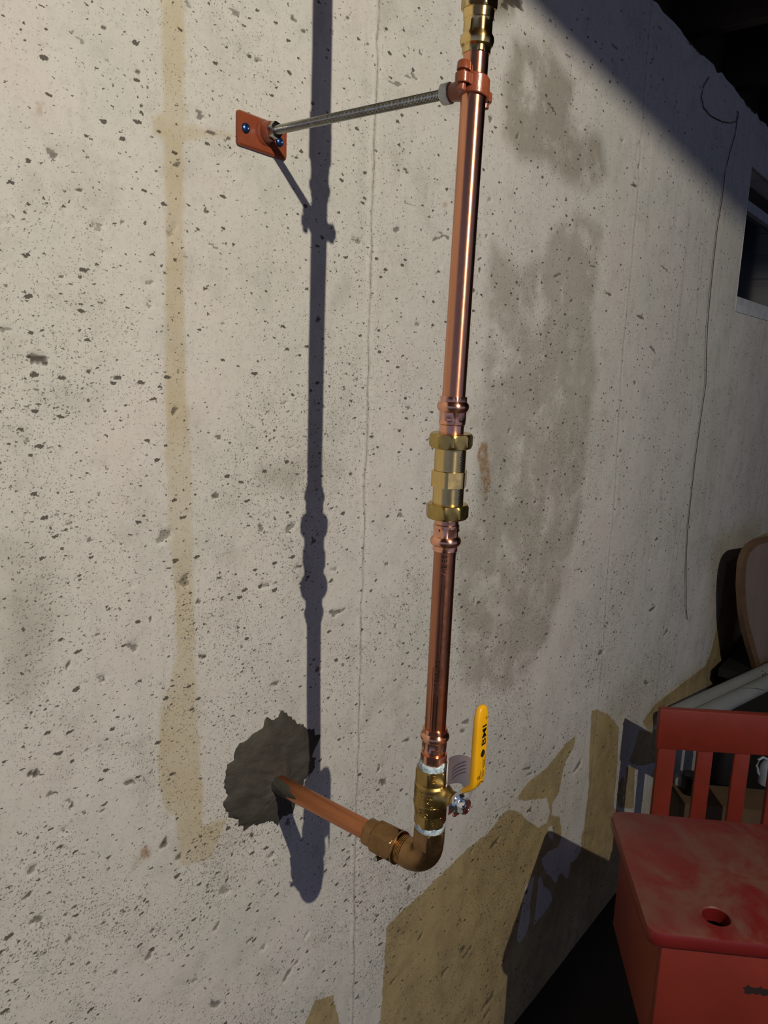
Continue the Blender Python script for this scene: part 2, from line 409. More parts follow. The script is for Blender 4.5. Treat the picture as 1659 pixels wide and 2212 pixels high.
def concrete_material():
    t = NT('concrete'); o = t.coord()
    s = t.node('SeparateXYZ', {0: o})
    flat = t.node('CombineXYZ', {0: s.outputs[0], 1: s.outputs[2], 2: 0.0}).outputs[0]
    # mottled pale cement
    n_big = t.noise(flat, 3.2, 5, 0.6, 0.3); n_mid = t.noise(flat, 17, 6, 0.62, 0.3); n_fine = t.noise(flat, 130, 5, 0.65)
    n_grain = t.noise(flat, 620, 3, 0.7)
    base = t.mix(t.ramp01(n_big, 0.3, 0.7), (0.56, 0.55, 0.505), (0.62, 0.595, 0.56))
    base = t.mix(t.math('MULTIPLY', t.ramp01(n_mid, 0.48, 0.75), 0.55), base, (0.40, 0.39, 0.35))
    base = t.mix(t.math('MULTIPLY', t.ramp01(n_fine, 0.45, 0.8), 0.35), base, (0.36, 0.34, 0.31))
    hue = t.noise(flat, 6.5, 4, 0.6)
    base = t.mix(t.math('MULTIPLY', t.ramp01(hue, 0.52, 0.7), 0.3), base, (0.56, 0.485, 0.455))
    base = t.mix(t.math('MULTIPLY', t.ramp01(hue, 0.46, 0.3), 0.25), base, (0.47, 0.50, 0.45))
    # form-board streaks
    streak = t.noise(t.mapping(flat, (46, 1.6, 1)), 1.0, 5, 0.6)
    base = t.mix(t.math('MULTIPLY', t.ramp01(streak, 0.50, 0.78), t.math('MULTIPLY_ADD', t.ramp01(s.outputs[0], 1.3, 2.3), 0.42, 0.20)), base, (0.36, 0.35, 0.33))
    edge = t.math('MULTIPLY', t.math('SUBTRACT', t.noise(flat, 45, 6, 0.7), 0.5), 0.016)
    # yellowish runs
    st = t.ramp01(t.math('ADD', t.attr('stripe'), t.math('MULTIPLY', edge, 0.8)), -0.003, 0.005)
    st = t.math('MULTIPLY', st, t.math('MULTIPLY_ADD', t.ramp01(t.noise(flat, 7, 5, .6), .3, .7), 0.42, 0.30))
    base = t.mix(st, base, (0.455, 0.375, 0.215))
    # bare tan concrete
    tn = t.ramp01(t.math('ADD', t.attr('tan'), edge), -0.0015, 0.0015)
    tancol = t.mix(t.ramp01(n_mid, 0.35, 0.7), (0.40, 0.315, 0.165), (0.30, 0.235, 0.125))
    base = t.mix(tn, base, tancol)
    # damp
    dm = t.math('MULTIPLY', t.attr('damp'), t.ramp01(t.math('ADD', t.math('MULTIPLY', n_mid, 0.55), t.math('MULTIPLY', t.noise(flat, 9, 6, 0.65, 0.5), 0.6)), 0.38, 0.62))
    base = t.mix(t.math('MULTIPLY', dm, 0.78, clamp=True), base, (0.265, 0.24, 0.195))
    ru = t.math('MULTIPLY', t.ramp01(t.math('ADD', t.attr('rust'), t.math('MULTIPLY', edge, 1.0)), -0.004, 0.006), t.ramp01(t.noise(flat, 90, 4, .6), .25, .6))
    base = t.mix(t.math('MULTIPLY', ru, 0.8), base, (0.27, 0.15, 0.06))
    base = t.mix(t.math('MULTIPLY', t.attr('seam'), t.ramp01(t.noise(flat, 120, 4, 0.7), 0.35, 0.65)), base, (0.20, 0.175, 0.13))
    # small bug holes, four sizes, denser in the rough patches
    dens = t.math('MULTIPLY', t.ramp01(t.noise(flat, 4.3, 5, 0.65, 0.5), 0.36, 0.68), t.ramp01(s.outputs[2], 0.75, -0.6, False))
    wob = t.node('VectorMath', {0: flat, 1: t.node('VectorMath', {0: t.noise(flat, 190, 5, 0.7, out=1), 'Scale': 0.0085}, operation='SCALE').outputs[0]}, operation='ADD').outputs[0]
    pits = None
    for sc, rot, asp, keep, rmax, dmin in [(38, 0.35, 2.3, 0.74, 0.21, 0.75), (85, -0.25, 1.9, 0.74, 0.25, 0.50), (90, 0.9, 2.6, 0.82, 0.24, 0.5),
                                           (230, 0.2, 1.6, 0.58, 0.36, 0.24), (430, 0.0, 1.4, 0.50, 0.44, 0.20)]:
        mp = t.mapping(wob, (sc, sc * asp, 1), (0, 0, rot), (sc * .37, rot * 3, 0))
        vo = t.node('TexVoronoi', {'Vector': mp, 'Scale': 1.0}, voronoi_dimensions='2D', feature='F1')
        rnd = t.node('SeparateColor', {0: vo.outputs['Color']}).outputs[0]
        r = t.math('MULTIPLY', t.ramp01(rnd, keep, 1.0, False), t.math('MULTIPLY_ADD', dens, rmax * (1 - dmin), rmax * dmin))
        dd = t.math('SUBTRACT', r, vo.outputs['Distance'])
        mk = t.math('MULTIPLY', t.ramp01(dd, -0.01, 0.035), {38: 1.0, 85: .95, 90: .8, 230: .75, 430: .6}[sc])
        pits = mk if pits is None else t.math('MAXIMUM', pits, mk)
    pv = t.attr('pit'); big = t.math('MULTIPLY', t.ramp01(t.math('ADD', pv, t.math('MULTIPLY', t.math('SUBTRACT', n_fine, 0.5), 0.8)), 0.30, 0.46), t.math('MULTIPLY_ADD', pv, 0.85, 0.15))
    hole_shade_dirt = t.mix(n_fine, (0.045, 0.038, 0.03), (0.10, 0.085, 0.065))  # shade inside the holes painted into the colour, along with grime
    base = t.mix(t.math('MULTIPLY', pits, 0.92), base, hole_shade_dirt)
    base = t.mix(t.math('MULTIPLY', big, 0.95), base, hole_shade_dirt)
    h = t.math('MULTIPLY_ADD', n_grain, 0.10, t.math('MULTIPLY', n_fine, 0.3))
    h = t.math('SUBTRACT', h, pits)
    h = t.math('SUBTRACT', h, t.math('MULTIPLY', dm, t.math('MULTIPLY', n_fine, 0.5)))
    t.set(Base_Color=base, Roughness=t.math('MULTIPLY_ADD', n_mid, 0.2, 0.72), Specular_IOR_Level=0.3, Normal=t.bump(h, 0.0011, 0.85))
    return t.mat

build_wall()

# ------------------------------------------------------------------ the rest of the basement shell
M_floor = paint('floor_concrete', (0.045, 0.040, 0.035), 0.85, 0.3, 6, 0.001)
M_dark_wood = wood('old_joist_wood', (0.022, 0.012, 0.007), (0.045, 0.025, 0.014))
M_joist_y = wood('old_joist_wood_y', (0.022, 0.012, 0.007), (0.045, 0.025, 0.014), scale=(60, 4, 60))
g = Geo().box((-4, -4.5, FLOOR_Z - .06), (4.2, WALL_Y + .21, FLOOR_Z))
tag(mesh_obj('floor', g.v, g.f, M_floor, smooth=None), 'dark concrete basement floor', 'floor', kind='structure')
JZ = 0.80
g = Geo().box((-4, -4.5, JZ + .19), (4.2, WALL_Y + .21, JZ + .215))
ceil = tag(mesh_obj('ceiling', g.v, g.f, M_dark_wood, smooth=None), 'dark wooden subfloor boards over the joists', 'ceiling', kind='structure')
for k, x in enumerate((-3.45, -3.05, -2.65, -2.25, -1.85, -1.45, -1.05, -.65, -.25, .75, 1.17, 1.59, 2.01, 2.43, 2.85, 3.27, 3.69)):
    g = Geo().box((x, -4.5, JZ), (x + .04, WALL_Y + .09, JZ + .19))
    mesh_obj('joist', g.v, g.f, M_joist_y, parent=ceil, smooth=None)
g = Geo().box((-1.6, WALL_Y + .075, WALL_TOP - .012), (4.2, WALL_Y + .20, JZ))
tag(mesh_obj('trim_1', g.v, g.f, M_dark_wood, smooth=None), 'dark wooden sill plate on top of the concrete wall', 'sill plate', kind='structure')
g = Geo().box((-1.6, WALL_Y + .092, JZ), (4.2, WALL_Y + .13, JZ + .19))
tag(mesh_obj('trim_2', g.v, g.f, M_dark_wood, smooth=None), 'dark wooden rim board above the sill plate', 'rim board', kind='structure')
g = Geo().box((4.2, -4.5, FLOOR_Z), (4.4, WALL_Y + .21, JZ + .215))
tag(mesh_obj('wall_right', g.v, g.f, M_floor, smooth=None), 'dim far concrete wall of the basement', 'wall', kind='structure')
# unseen beam added under the joists to throw the slanting shade on the wall
A = np.array([1.145, WALL_Y, .557]); B = np.array([2.453, WALL_Y, .441]); L3 = np.array(LAMP); BH = .668
pa = L3 + (A - L3) * (L3[2] - BH) / (L3[2] - A[2]); pb = L3 + (B - L3) * (L3[2] - BH) / (L3[2] - B[2])
dirb = (pb - pa) / np.linalg.norm(pb - pa); side = np.array([-dirb[1], dirb[0], 0]); side = side if side[0] > 0 else -side
p0, p1 = pa - dirb * .35, pb + dirb * .7
g = Geo()
g.add([p0, p1, p1 + side * .09, p0 + side * .09] + [q + np.array([0, 0, JZ - BH]) for q in (p0, p1, p1 + side * .09, p0 + side * .09)],
      [(0, 3, 2, 1), (4, 5, 6, 7), (0, 1, 5, 4), (1, 2, 6, 5), (2, 3, 7, 6), (3, 0, 4, 7)])
tag(mesh_obj('shade_beam', g.v, g.f, M_joist_y, smooth=None), 'unseen dark wooden beam added under the joists to shade the wall', 'beam', kind='structure')

# window in its recess
M_frame = paint('window_paint', (0.55, 0.57, 0.60), 0.5, 0.2, 20)
M_sill = paint('sill_mortar', (0.40, 0.38, 0.34), 0.8, 0.3, 20, .001)
t = NT('dark_glass'); t.set(Base_Color=(0.010, 0.015, 0.027), Roughness=0.12, Specular_IOR_Level=0.25); M_glass = t.mat
X0, X1, Z0, Z1 = 2.50, 3.247, 0.198, 0.597; yw = WALL_Y + .055
win = bpy.data.objects.new('window_1', None); COL.objects.link(win); win.location = (X0, yw, Z0); ROOT_LOC['window_1'] = (X0, yw, Z0)
tag(win, 'small basement window with a dark pane and pale frame', 'window', kind='structure')
g = Geo().box((X0, yw, Z0 + .03), (X1, yw + .035, Z0 + .062)).box((X0, yw, Z1 - .075), (X1, yw + .035, Z1 - .045)).box((X1 - .018, yw + .004, Z0 + .062), (X1, yw + .035, Z1 - .075))
mesh_obj('window_frame', g.v, g.f, M_frame, win, smooth=None)
g = Geo().box((X0, yw - .05, Z0), (X1, yw + .04, Z0 + .022))
mesh_obj('window_sill', g.v, g.f, M_frame, win, smooth=None)
for xa, xb in ((X0, X1 - .018),):
    g = Geo().box((xa, yw + .018, Z0 + .062), (xb, yw + .023, Z1 - .075)); mesh_obj('pane', g.v, g.f, M_glass, win, smooth=None)
g = Geo().box((X0, yw + .006, Z1 - .045), (X1, yw + .04, Z1)); mesh_obj('header_board', g.v, g.f, M_dark_wood, win, smooth=None)

# thin wire hanging down the wall
M_wire = metal('rusty_wire', (0.10, 0.065, 0.045), 0.7, .3, metallic=.4)
W1 = [(1532, 166), (1519, 188), (1515, 210), (1520, 232), (1535, 250), (1558, 262), (1578, 266), (1592, 262), (1596, 246), (1593, 240), (1592, 262), (1588, 292), (1577, 328), (1566, 375), (1560, 430),
      (1550, 490), (1541, 570), (1534, 640), (1529, 700), (1526, 760), (1525, 830), (1513, 910), (1501, 1000), (1491, 1090), (1485, 1150), (1482, 1220), (1482, 1300), (1487, 1376)]
path = []
for i in range(len(W1) - 1):
    for s in (0, .5): path.append(on_wall(*(np.array(W1[i]) * (1 - s) + np.array(W1[i + 1]) * s), y=WALL_Y - .005))
v, f = sweep(path, .0011, 6)
tag(mesh_obj('hanging_wire', v, f, M_wire, origin=path[-1]), 'thin rusty wire looped at the top, hanging down the wall beside the window', 'wire')

# ------------------------------------------------------------------ mortar patch around the pipe stub
M_mortar = NT('wet_mortar'); o_ = M_mortar.coord()
nm = M_mortar.noise(o_, 28, 6, 0.65, 0.8); nf_ = M_mortar.noise(M_mortar.mapping(o_, (60, 60, 260), (0, 0.7, 0)), 1.0, 5, 0.6, 0.5)
M_mortar.set(Base_Color=M_mortar.mix(M_mortar.ramp01(nm, .3, .7), (0.040, 0.035, 0.027), (0.068, 0.061, 0.048)), Roughness=0.72,
             Normal=M_mortar.bump(M_mortar.math('ADD', nm, M_mortar.math('MULTIPLY', nf_, .5)), .0025, .8))
MO = [(520, 110), (548, 165), (620, 195), (672, 222), (718, 238), (722, 290), (700, 345), (668, 400), (690, 420), (702, 412), (700, 470), (655, 520), (640, 540), (620, 570), (600, 640), (572, 700), (552, 765), (515, 803),
      (482, 788), (450, 862), (420, 828), (380, 832), (335, 848), (300, 856), (268, 845), (235, 892), (210, 880), (190, 838), (150, 800), (100, 788), (88, 720), (112, 640), (90, 570), (100, 508), (140, 440),
      (152, 400), (200, 322), (262, 280), (312, 240), (380, 165), (440, 142), (480, 108)]
out = wxz([(450 + a / 3.016, 1500 + b / 3.016) for a, b in MO]); cen = on_wall(592, 1690)[[0, 2]]
NS = 150; ang = np.linspace(0, 2 * math.pi, NS, endpoint=False)
rel = out - cen; pa_ = np.arctan2(rel[:, 1], rel[:, 0]); pr = np.hypot(rel[:, 0], rel[:, 1]); od = np.argsort(pa_)
rad = np.interp(ang, np.concatenate([pa_[od] - 2 * math.pi, pa_[od], pa_[od] + 2 * math.pi]), np.tile(pr[od], 3))
jit = .05 * np.sin(ang * 23) * RNG.random(NS) + RNG.uniform(-.03, .03, NS)
rad_s = np.real(np.fft.ifft(np.fft.fft(rad) * (np.abs(np.fft.fftfreq(NS) * NS) < 7)))
v, f = [], []; NR = 40
for j in range(NR + 1):
    s = j / NR
    for i in range(NS):
        q = min(1, max(0, (s - .78) / .22)); rj = rad_s[i] * (1 - q) + rad[i] * q; rj *= s * (1 + jit[i] * q)
        x = cen[0] + math.cos(ang[i]) * rj; z = cen[1] + math.sin(ang[i]) * rj
        h = .0085 * (1 - s ** 5) + .010 * math.exp(-(rad[i] * s / .022) ** 2) 
        h += ((float(vnoise(np.array(x + z * .4), np.array(z - x * .5), .022, 41)) - .5) * .005 + (float(vnoise(np.array(x * .45 + z * .9), np.array(z * .45 - x * .9) * .3, .006, 42)) - .5) * .0022) * (1 - s ** 4)
        v.append((x, WALL_Y - h + .0025 * (s > .99), z))
for j in range(NR):
    for i in range(NS):
        a, b = j * NS + i, j * NS + (i + 1) % NS; f.append((a, b, b + NS, a + NS))
tag(mesh_obj('mortar_patch', v, f, M_mortar.mat, origin=(cen[0], WALL_Y, cen[1]), smooth=60), 'dark grey trowelled mortar patch around the copper pipe coming through the wall', 'mortar patch')

# ------------------------------------------------------------------ metals and plastics
M_copper = metal('copper_tube', (0.78, 0.36, 0.22), 0.30, .30, 40, (1, 1, .05), aniso=.75)
M_copper_low = metal('copper_tube_tarnished', (0.60, 0.25, 0.145), 0.31, .35, 40, (1, 1, .05), aniso=.6)
M_copper_fit = metal('copper_press_fitting', (0.90, 0.46, 0.31), 0.24, .22, 50, (1, 1, .6), aniso=.7)
M_copper_stub = metal('copper_service_line', (0.70, 0.28, 0.13), 0.42, .38, 45, (1, .06, 1), bump=.0002)
M_brass_hi = metal('bright_brass', (0.78, 0.57, 0.24), 0.22, .18, 40, (1, 1, .3), aniso=.8)
M_brass_nut = metal('satin_brass', (0.56, 0.40, 0.13), 0.30, .2, 50, (1, 1, 1), bump=.00006)
M_brass_valve = metal('cast_brass', (0.50, 0.34, 0.115), 0.37, .25, 60, (1, 1, 1), bump=.00015)
M_bronze = metal('cast_bronze', (0.40, 0.235, 0.105), 0.36, .3, 50, (1, 1, 1), bump=.00015)
M_steel = metal('zinc_steel', (0.50, 0.50, 0.45), 0.24, .25, 90, (1, 1, 1))
M_chrome = metal('bright_steel', (0.75, 0.78, 0.80), 0.14, .1, 60, (1, 1, 1))
M_hanger = paint('copper_colour_paint', (0.27, 0.066, 0.029), 0.28, .2, 60, .0002)
M_whitenut = paint('white_coated_nut', (0.62, 0.65, 0.60), 0.4, .1, 60)
M_yellow = paint('yellow_vinyl', (0.86, 0.43, 0.008), 0.32, .06, 40, .0001)
M_black = paint('black_ink', (0.012, 0.011, 0.010), 0.5, .1)
M_blue = metal('blue_screw', (0.025, 0.06, 0.19), 0.3, .3, 90, (1, 1, 1), metallic=.7)
M_paper = paint('tag_paper', (0.78, 0.76, 0.78), 0.6, .05, 30, .0001)
M_ink = paint('tag_blue_ink', (0.10, 0.11, 0.25), 0.6, .05)
M_tape = NT('thread_tape'); ot = M_tape.coord()
M_tape.set(Base_Color=M_tape.mix(M_tape.ramp01(M_tape.noise(ot, 260, 4), .35, .65), (0.30, 0.42, 0.50), (0.62, 0.74, 0.80)), Roughness=.3, Normal=M_tape.bump(M_tape.noise(M_tape.mapping(ot, (90, 90, 600)), 1, 4), .0008, .9))
M_tape = M_tape.mat
M_pvc_white = paint('white_plastic_pipe', (0.66, 0.66, 0.62), 0.4, .08, 30, .0001)

# ------------------------------------------------------------------ the water riser: one soldered / pressed / threaded run
def ax(z):
    x = .640 + (.6253 - .640) * (z + .515) / .465 if z < -.05 else .6253 + (.6207 - .6253) * (z + .05) / .34
    return np.array([x, .404 + (.245 - z) / .75 * .018, z])
STUB_W = np.array([.6352, WALL_Y, -.5265]); ELB = np.array([.6407, .4227, -.5345])
riser = thing('water_riser', tuple(STUB_W), 'copper water pipe with brass valves rising from the mortared wall stub', 'pipe')
def seg_frame(z):            # local z = height difference from z, along the tube axis
    lo = z < -.05
    a = (ax(.29) - ax(-.05)) if not lo else (ax(-.06) - ax(-.515))
    return frame_z(ax(z), a)
def turn(name, prof, z, mat, parent, n=64, phase=0.0, smooth=35):
    pr = [((p[0], p[1] - z) + tuple(p[2:])) for p in prof]
    v, f = lathe(pr, seg_frame(z), n, phase); return mesh_obj(name, v, f, mat, parent, smooth)
R0 = .01111
# straight tubes
turn('upper_copper_tube', [(R0, -.042), (R0, .12), (R0, .275)], .1, M_copper, riser)
lowt = turn('lower_copper_tube', [(R0, -.392), (R0, -.28), (R0, -.165)], -.28, M_copper_low, riser)
# faint incised lettering and scratch lines on the lower tube
def wrap(v, z_top, theta0):
    """text plane x -> down the tube, y -> round the tube"""
    fr = seg_frame(-.28); out = []
    for p in v:
        th = theta0 + p[1] / R0
        out.append(fr(((R0 + .00012) * math.cos(th), (R0 + .00012) * math.sin(th), z_top + .28 - p[0])))
    return out
# direction on the tube that faces the camera
frc = seg_frame(-.28); camdir = -np.array(frc((0, 0, 0)))
sx = np.array(frc((1, 0, 0))) - np.array(frc((0, 0, 0))); sy = np.array(frc((0, 1, 0))) - np.array(frc((0, 0, 0)))
TH = math.atan2(camdir @ sy, camdir @ sx)
M_etch = metal('tube_lettering', (0.16, 0.065, 0.04), 0.4, .2)
gt = Geo()
v, f = text_mesh('SE BI-A', .0074); gt.add(wrap(v, -.1805, TH - .22), f)
v, f = text_mesh('3/4 TYPE L', .0063); gt.add(wrap(v, -.2912, TH - .30), f)
for (za, zb, off, wd) in [(-.2103, -.2895, -.16, .0005), (-.2103, -.284, .12, .0005), (-.3290, -.371, -.28, .0009), (-.3310, -.371, .04, .0009), (-.30, -.371, -.50, .0006)]:
    n = 14; vv, ff = [], []
    for i in range(n + 1):
        zz = za + (zb - za) * i / n; w_ = off + .010 * math.sin(i * .9 + za * 90)
        for s in (-1, 1):
            th = TH + w_ + s * wd / R0 / 2; vv.append(frc(((R0 + .0001) * math.cos(th), (R0 + .0001) * math.sin(th), zz + .28)))
    for i in range(n): ff.append((2 * i, 2 * i + 1, 2 * i + 3, 2 * i + 2))
    gt.add(vv, ff)
mesh_obj('tube_lettering', gt.v, gt.f, M_etch, riser, smooth=None)

def press(z0, s, tail=True, nlip=.0048):
    """press coupling profile starting at lip z0 and running in direction s"""
    p = [(R0 + .0001, z0), (.0126, z0, .0126), (.0131, z0 + s * .0008, .0121), (.0131, z0 + s * nlip, .0120), (.0137, z0 + s * (nlip + .0008)),
         (.0150, z0 + s * (nlip + .0024)), (.01545, z0 + s * (nlip + .0048)), (.0150, z0 + s * (nlip + .0072)), (.0137, z0 + s * (nlip + .0092)),
         (.0132, z0 + s * (nlip + .0102), .0120), (.0132, z0 + s * (nlip + .0175), .0121), (.0130, z0 + s * (nlip + .0187)), (.0128, z0 + s * (nlip + .0215)), (.0119, z0 + s * (nlip + .0225))]
    if tail: p.append((.0118, z0 + s * (nlip + .0310)))
    return p
def dents(z, th0, parent, mat, up=1):
    """small raised bars stamped into a press fitting"""
    fr = seg_frame(z); gd = Geo()
    for th in (th0, th0 + 2.1, th0 - 2.1):
        for r_, h_, w_ in ((.0129, .0012, .0042),):
            vv = []
            for dz in (-h_, h_):
                for k in range(5):
                    a = th + (k / 4 - .5) * w_ / .0065
                    vv.append(fr(((r_ + .0004) * math.cos(a), (r_ + .0004) * math.sin(a), dz)))
            for dz in (-h_, h_):
                for k in range(5):
                    a = th + (k / 4 - .5) * w_ / .0065
                    vv.append(fr(((r_ - .0012) * math.cos(a), (r_ - .0012) * math.sin(a), dz)))
            ff = [(k, k + 1, k + 6, k + 5) for k in range(4)] + [(k, k + 1, k + 11, k + 10) for k in range(4)] + [(k + 5, k + 6, k + 16, k + 15) for k in range(4)] + [(0, 5, 15, 10), (4, 9, 19, 14)]
            gd.add(vv, ff)
    mesh_obj('stamped_bar', gd.v, gd.f, mat, parent, smooth=None)
cu = turn('press_coupling', press(-.0262, -1), -.04, M_copper_fit, riser, phase=.2); dents(-.0477, TH - .1, cu, M_copper_fit)
cl = turn('press_coupling', press(-.1778, 1), -.16, M_copper_fit, riser, phase=.5); dents(-.1563, TH - .9, cl, M_copper_fit)
cb = turn('press_adapter', press(-.3712, -1, tail=False) + [(.0119, -.4000), (.0141, -.4002, .0131), (.0141, -.4105, .0131), (.0130, -.4120)], -.39, M_copper_fit, riser, phase=.1)
dents(-.3930, TH + .1, cb, M_copper_fit)

# brass check valve with two union nuts
chk = turn('check_valve', [(.012, -.069), (.0153, -.069), (.0153, -.0972), (.0150, -.0973), (.0180, -.0975, .0163), (.0180, -.1131, .0163), (.0150, -.1133), (.0153, -.1134), (.0153, -.138), (.012, -.138)],
           -.1, M_brass_hi, riser, n=96, phase=.62, smooth=25)
tag(chk, 'bright brass check valve body with hexagon waist')
def oct_nut(z0, z1, phase):
    n = 96; fr = seg_frame((z0 + z1) / 2); mid = (z0 + z1) / 2; h = (z1 - z0) / 2; vv, ff = [], []
    rings = [(.0125, h), (.0188, h, .0), (.0198, h - .0006), (.0214, h - .0026), (.0214, -h + .0026), (.0198, -h + .0006), (.0188, -h), (.0125, -h)]
    for rg in rings:
        for i in range(n):
            t_ = 2 * math.pi * i / n; a = (t_ + phase) % (math.pi / 4) - math.pi / 8
            r_ = min(rg[0], .01965 / math.cos(a)); vv.append(fr((r_ * math.cos(t_), r_ * math.sin(t_), rg[1])))
    for j in range(len(rings) - 1):
        for i in range(n):
            a, b = j * n + i, j * n + (i + 1) % n; ff.append((a, b, b + n, a + n))
    ff += [tuple(range(n)), tuple(range((len(rings) - 1) * n, len(rings) * n))[::-1]]
    return mesh_obj('union_nut', vv, ff, M_brass_nut, chk, smooth=22)
oct_nut(-.0755, -.0611, .1); oct_nut(-.1449, -.1304, .35)
# engraved marks on the body
ge = Geo(); fr = seg_frame(-.1)
for z_, n_ in ((-.088, 8), (-.122, 7)):
    for i in range(n_):
        a = TH + .78 ; zz = z_ + (i - n_ / 2) * .0026
        for k in range(2):
            th = a + k * .13; w_ = .05 if (i + k) % 3 else .09
            c4 = [fr(((.01536) * math.cos(th + q * w_), .01536 * math.sin(th + q * w_), zz + .1 + e)) for q, e in ((-1, -.0008), (1, -.0008), (1, .0008), (-1, .0008))]
            ge.add(c4, [(0, 1, 2, 3)])
mesh_obj('engraving', ge.v, ge.f, M_black, chk, smooth=None)

# brass press adapter at the very top and the white pipe above it
top = turn('brass_adapter', [(R0, .2690), (.0119, .2690, .0117), (.0124, .2696, .0117), (.0124, .2738, .0119), (.0140, .2755), (.0149, .2790), (.0146, .2822), (.0128, .2850), (.0126, .2862, .0117),
                             (.0126, .2930, .0120), (.0124, .2945), (.0128, .2958), (.0131, .2962), (.0136, .3030), (.0150, .3034, .0140), (.0160, .3048, .0139), (.0160, .3330, .0139), (.0110, .3332)], .29, M_brass_hi, riser, n=96, phase=.1, smooth=28)
tag(top, 'brass press to thread adapter at the top')
turn('white_upper_tube', [(.0100, .318), (.0150, .333), (.0150, .345), (.0134, .346), (.0134, .56), (.0134, .79)], .5, M_pvc_white, riser)

# ball valve
VC = ax(-.447)
valve = turn('ball_valve', [(.0135, -.4168), (.0172, -.4168, .0166), (.0184, -.4180, .0163), (.0184, -.4318, .0163), (.0172, -.4328, .0163), (.0165, -.4338), (.0176, -.4352), (.0187, -.4362), (.0190, -.4378), (.0190, -.4392), (.0184, -.4400), (.0188, -.4425),
                            (.0190, -.4470), (.0188, -.4560), (.0192, -.4566), (.0192, -.4592), (.0186, -.4600), (.0178, -.4680), (.0170, -.4694), (.0176, -.4700, .0158), (.0176, -.4822, .0158), (.0164, -.4836, .0158), (.0135, -.4838)],
             -.447, M_brass_valve, riser, n=96, phase=.75, smooth=28)
tag(valve, 'brass ball valve body with raised casting marks')
# stem boss toward the room, packing nut, lever, nut
fs = frame_z((VC[0], VC[1] - .008, VC[2]), (0, -1, 0), (0, 0, 1))
v, f = lathe([(.0158, 0), (.0150, .006), (.0112, .0125), (.0096, .016), (.0096, .0195), (.0085, .0205), (.0085, .0235)], fs, 40); mesh_obj('stem_boss', v, f, M_brass_valve, valve)
def strip(path, width, thick, cx):
    """flat bar: path of (y, z), width along x"""
    P = np.array(path, float); n = len(P); vv = []
    for i in range(n):
        d = P[min(i + 1, n - 1)] - P[max(i - 1, 0)]; d /= np.linalg.norm(d); nn = np.array([-d[1], d[0]])
        w_ = width[i] if hasattr(width, '__len__') else width
        for sx_, st_ in ((-1, -1), (1, -1), (1, 1), (-1, 1)):
            q = P[i] + nn * st_ * thick / 2; vv.append((cx + sx_ * w_ / 2, q[0], q[1]))
    ff = [(4 * i + k, 4 * i + (k + 1) % 4, 4 * i + 4 + (k + 1) % 4, 4 * i + 4 + k) for i in range(n - 1) for k in range(4)]
    ff += [(3, 2, 1, 0), tuple(4 * (n - 1) + k for k in range(4))]
    return vv, ff
HX = VC[0] - .0005; PY = VC[1] - .0335
v, f = strip([(PY, -.4600), (PY, -.4545), (PY, -.4370), (PY - .003, -.4320), (PY - .0185, -.4190), (PY - .0210, -.4150), (PY - .0212, -.400)], [.012, .0185, .019, .018, .017, .016, .016], .0026, HX)
gl = Geo().add(v, f)
v, f = strip([(PY, -.4420), (PY, -.4520)], .012, .0024, HX - .013); gl.add(v, f)      # stop tab
lever = mesh_obj('lever_plate', gl.v, gl.f, M_chrome, valve, smooth=30); tag(lever, 'bright steel lever plate')
fn = frame_z((HX, PY, VC[2]), (0, -1, 0), (0, 0, 1))
v, f = lathe([(.0060, .001), (.0105, .001), (.0105, .0032), (.0088, .0042), (.0092, .0044, .0078), (.0092, .0102, .0078), (.0078, .0115, .0078), (.0060, .0116), (.0050, .0105), (.0042, .0105), (.0040, .0122), (.001, .0124)], fn, 48, .3)
mesh_obj('stem_nut', v, f, M_chrome, valve, smooth=25)
# yellow dipped grip
path = [(PY - .0100, -.4262), (PY - .0150, -.4220), (PY - .0185, -.4186), (PY - .0208, -.4150), (PY - .0214, -.4090), (PY - .0214, -.395), (PY - .0214, -.375), (PY - .0214, -.352)]
wd = [.0190, .0200, .0206, .0210, .0212, .0214, .0216, .0214]; th_ = [.0052, .0064, .0074, .0080, .0082, .0082, .0082, .0080]
for a in np.linspace(.15, 1, 9) * math.pi / 2:
    path.append((PY - .0214, -.352 + .0215 * math.sin(a))); wd.append(.0004 + .021 * math.cos(a) ** .75 if a < 1.57 else .0006); th_.append(.0012 + .0068 * math.cos(a) ** .5 if a < 1.57 else .001)
P = np.array(path); n = len(P); vv, ff = [], []; NC = 28
for i in range(n):
    d = P[min(i + 1, n - 1)] - P[max(i - 1, 0)]; d /= np.linalg.norm(d); nn = np.array([-d[1], d[0]])
    for k in range(NC):
        t_ = 2 * math.pi * k / NC; ct, st = math.cos(t_), math.sin(t_)
        ex = math.copysign(abs(ct) ** .5, ct) * wd[i] / 2; et = math.copysign(abs(st) ** .55, st) * th_[i] / 2
        q = P[i] + nn * et; vv.append((HX + ex, q[0], q[1]))
for i in range(n - 1):
    for k in range(NC):
        a, b = i * NC + k, i * NC + (k + 1) % NC; ff.append((a, b, b + NC, a + NC))
ff += [tuple(range(NC))[::-1], tuple(range((n - 1) * NC, n * NC))]
grip = mesh_obj('handle_grip', vv, ff, M_yellow, valve, smooth=50); tag(grip, 'yellow vinyl lever grip')
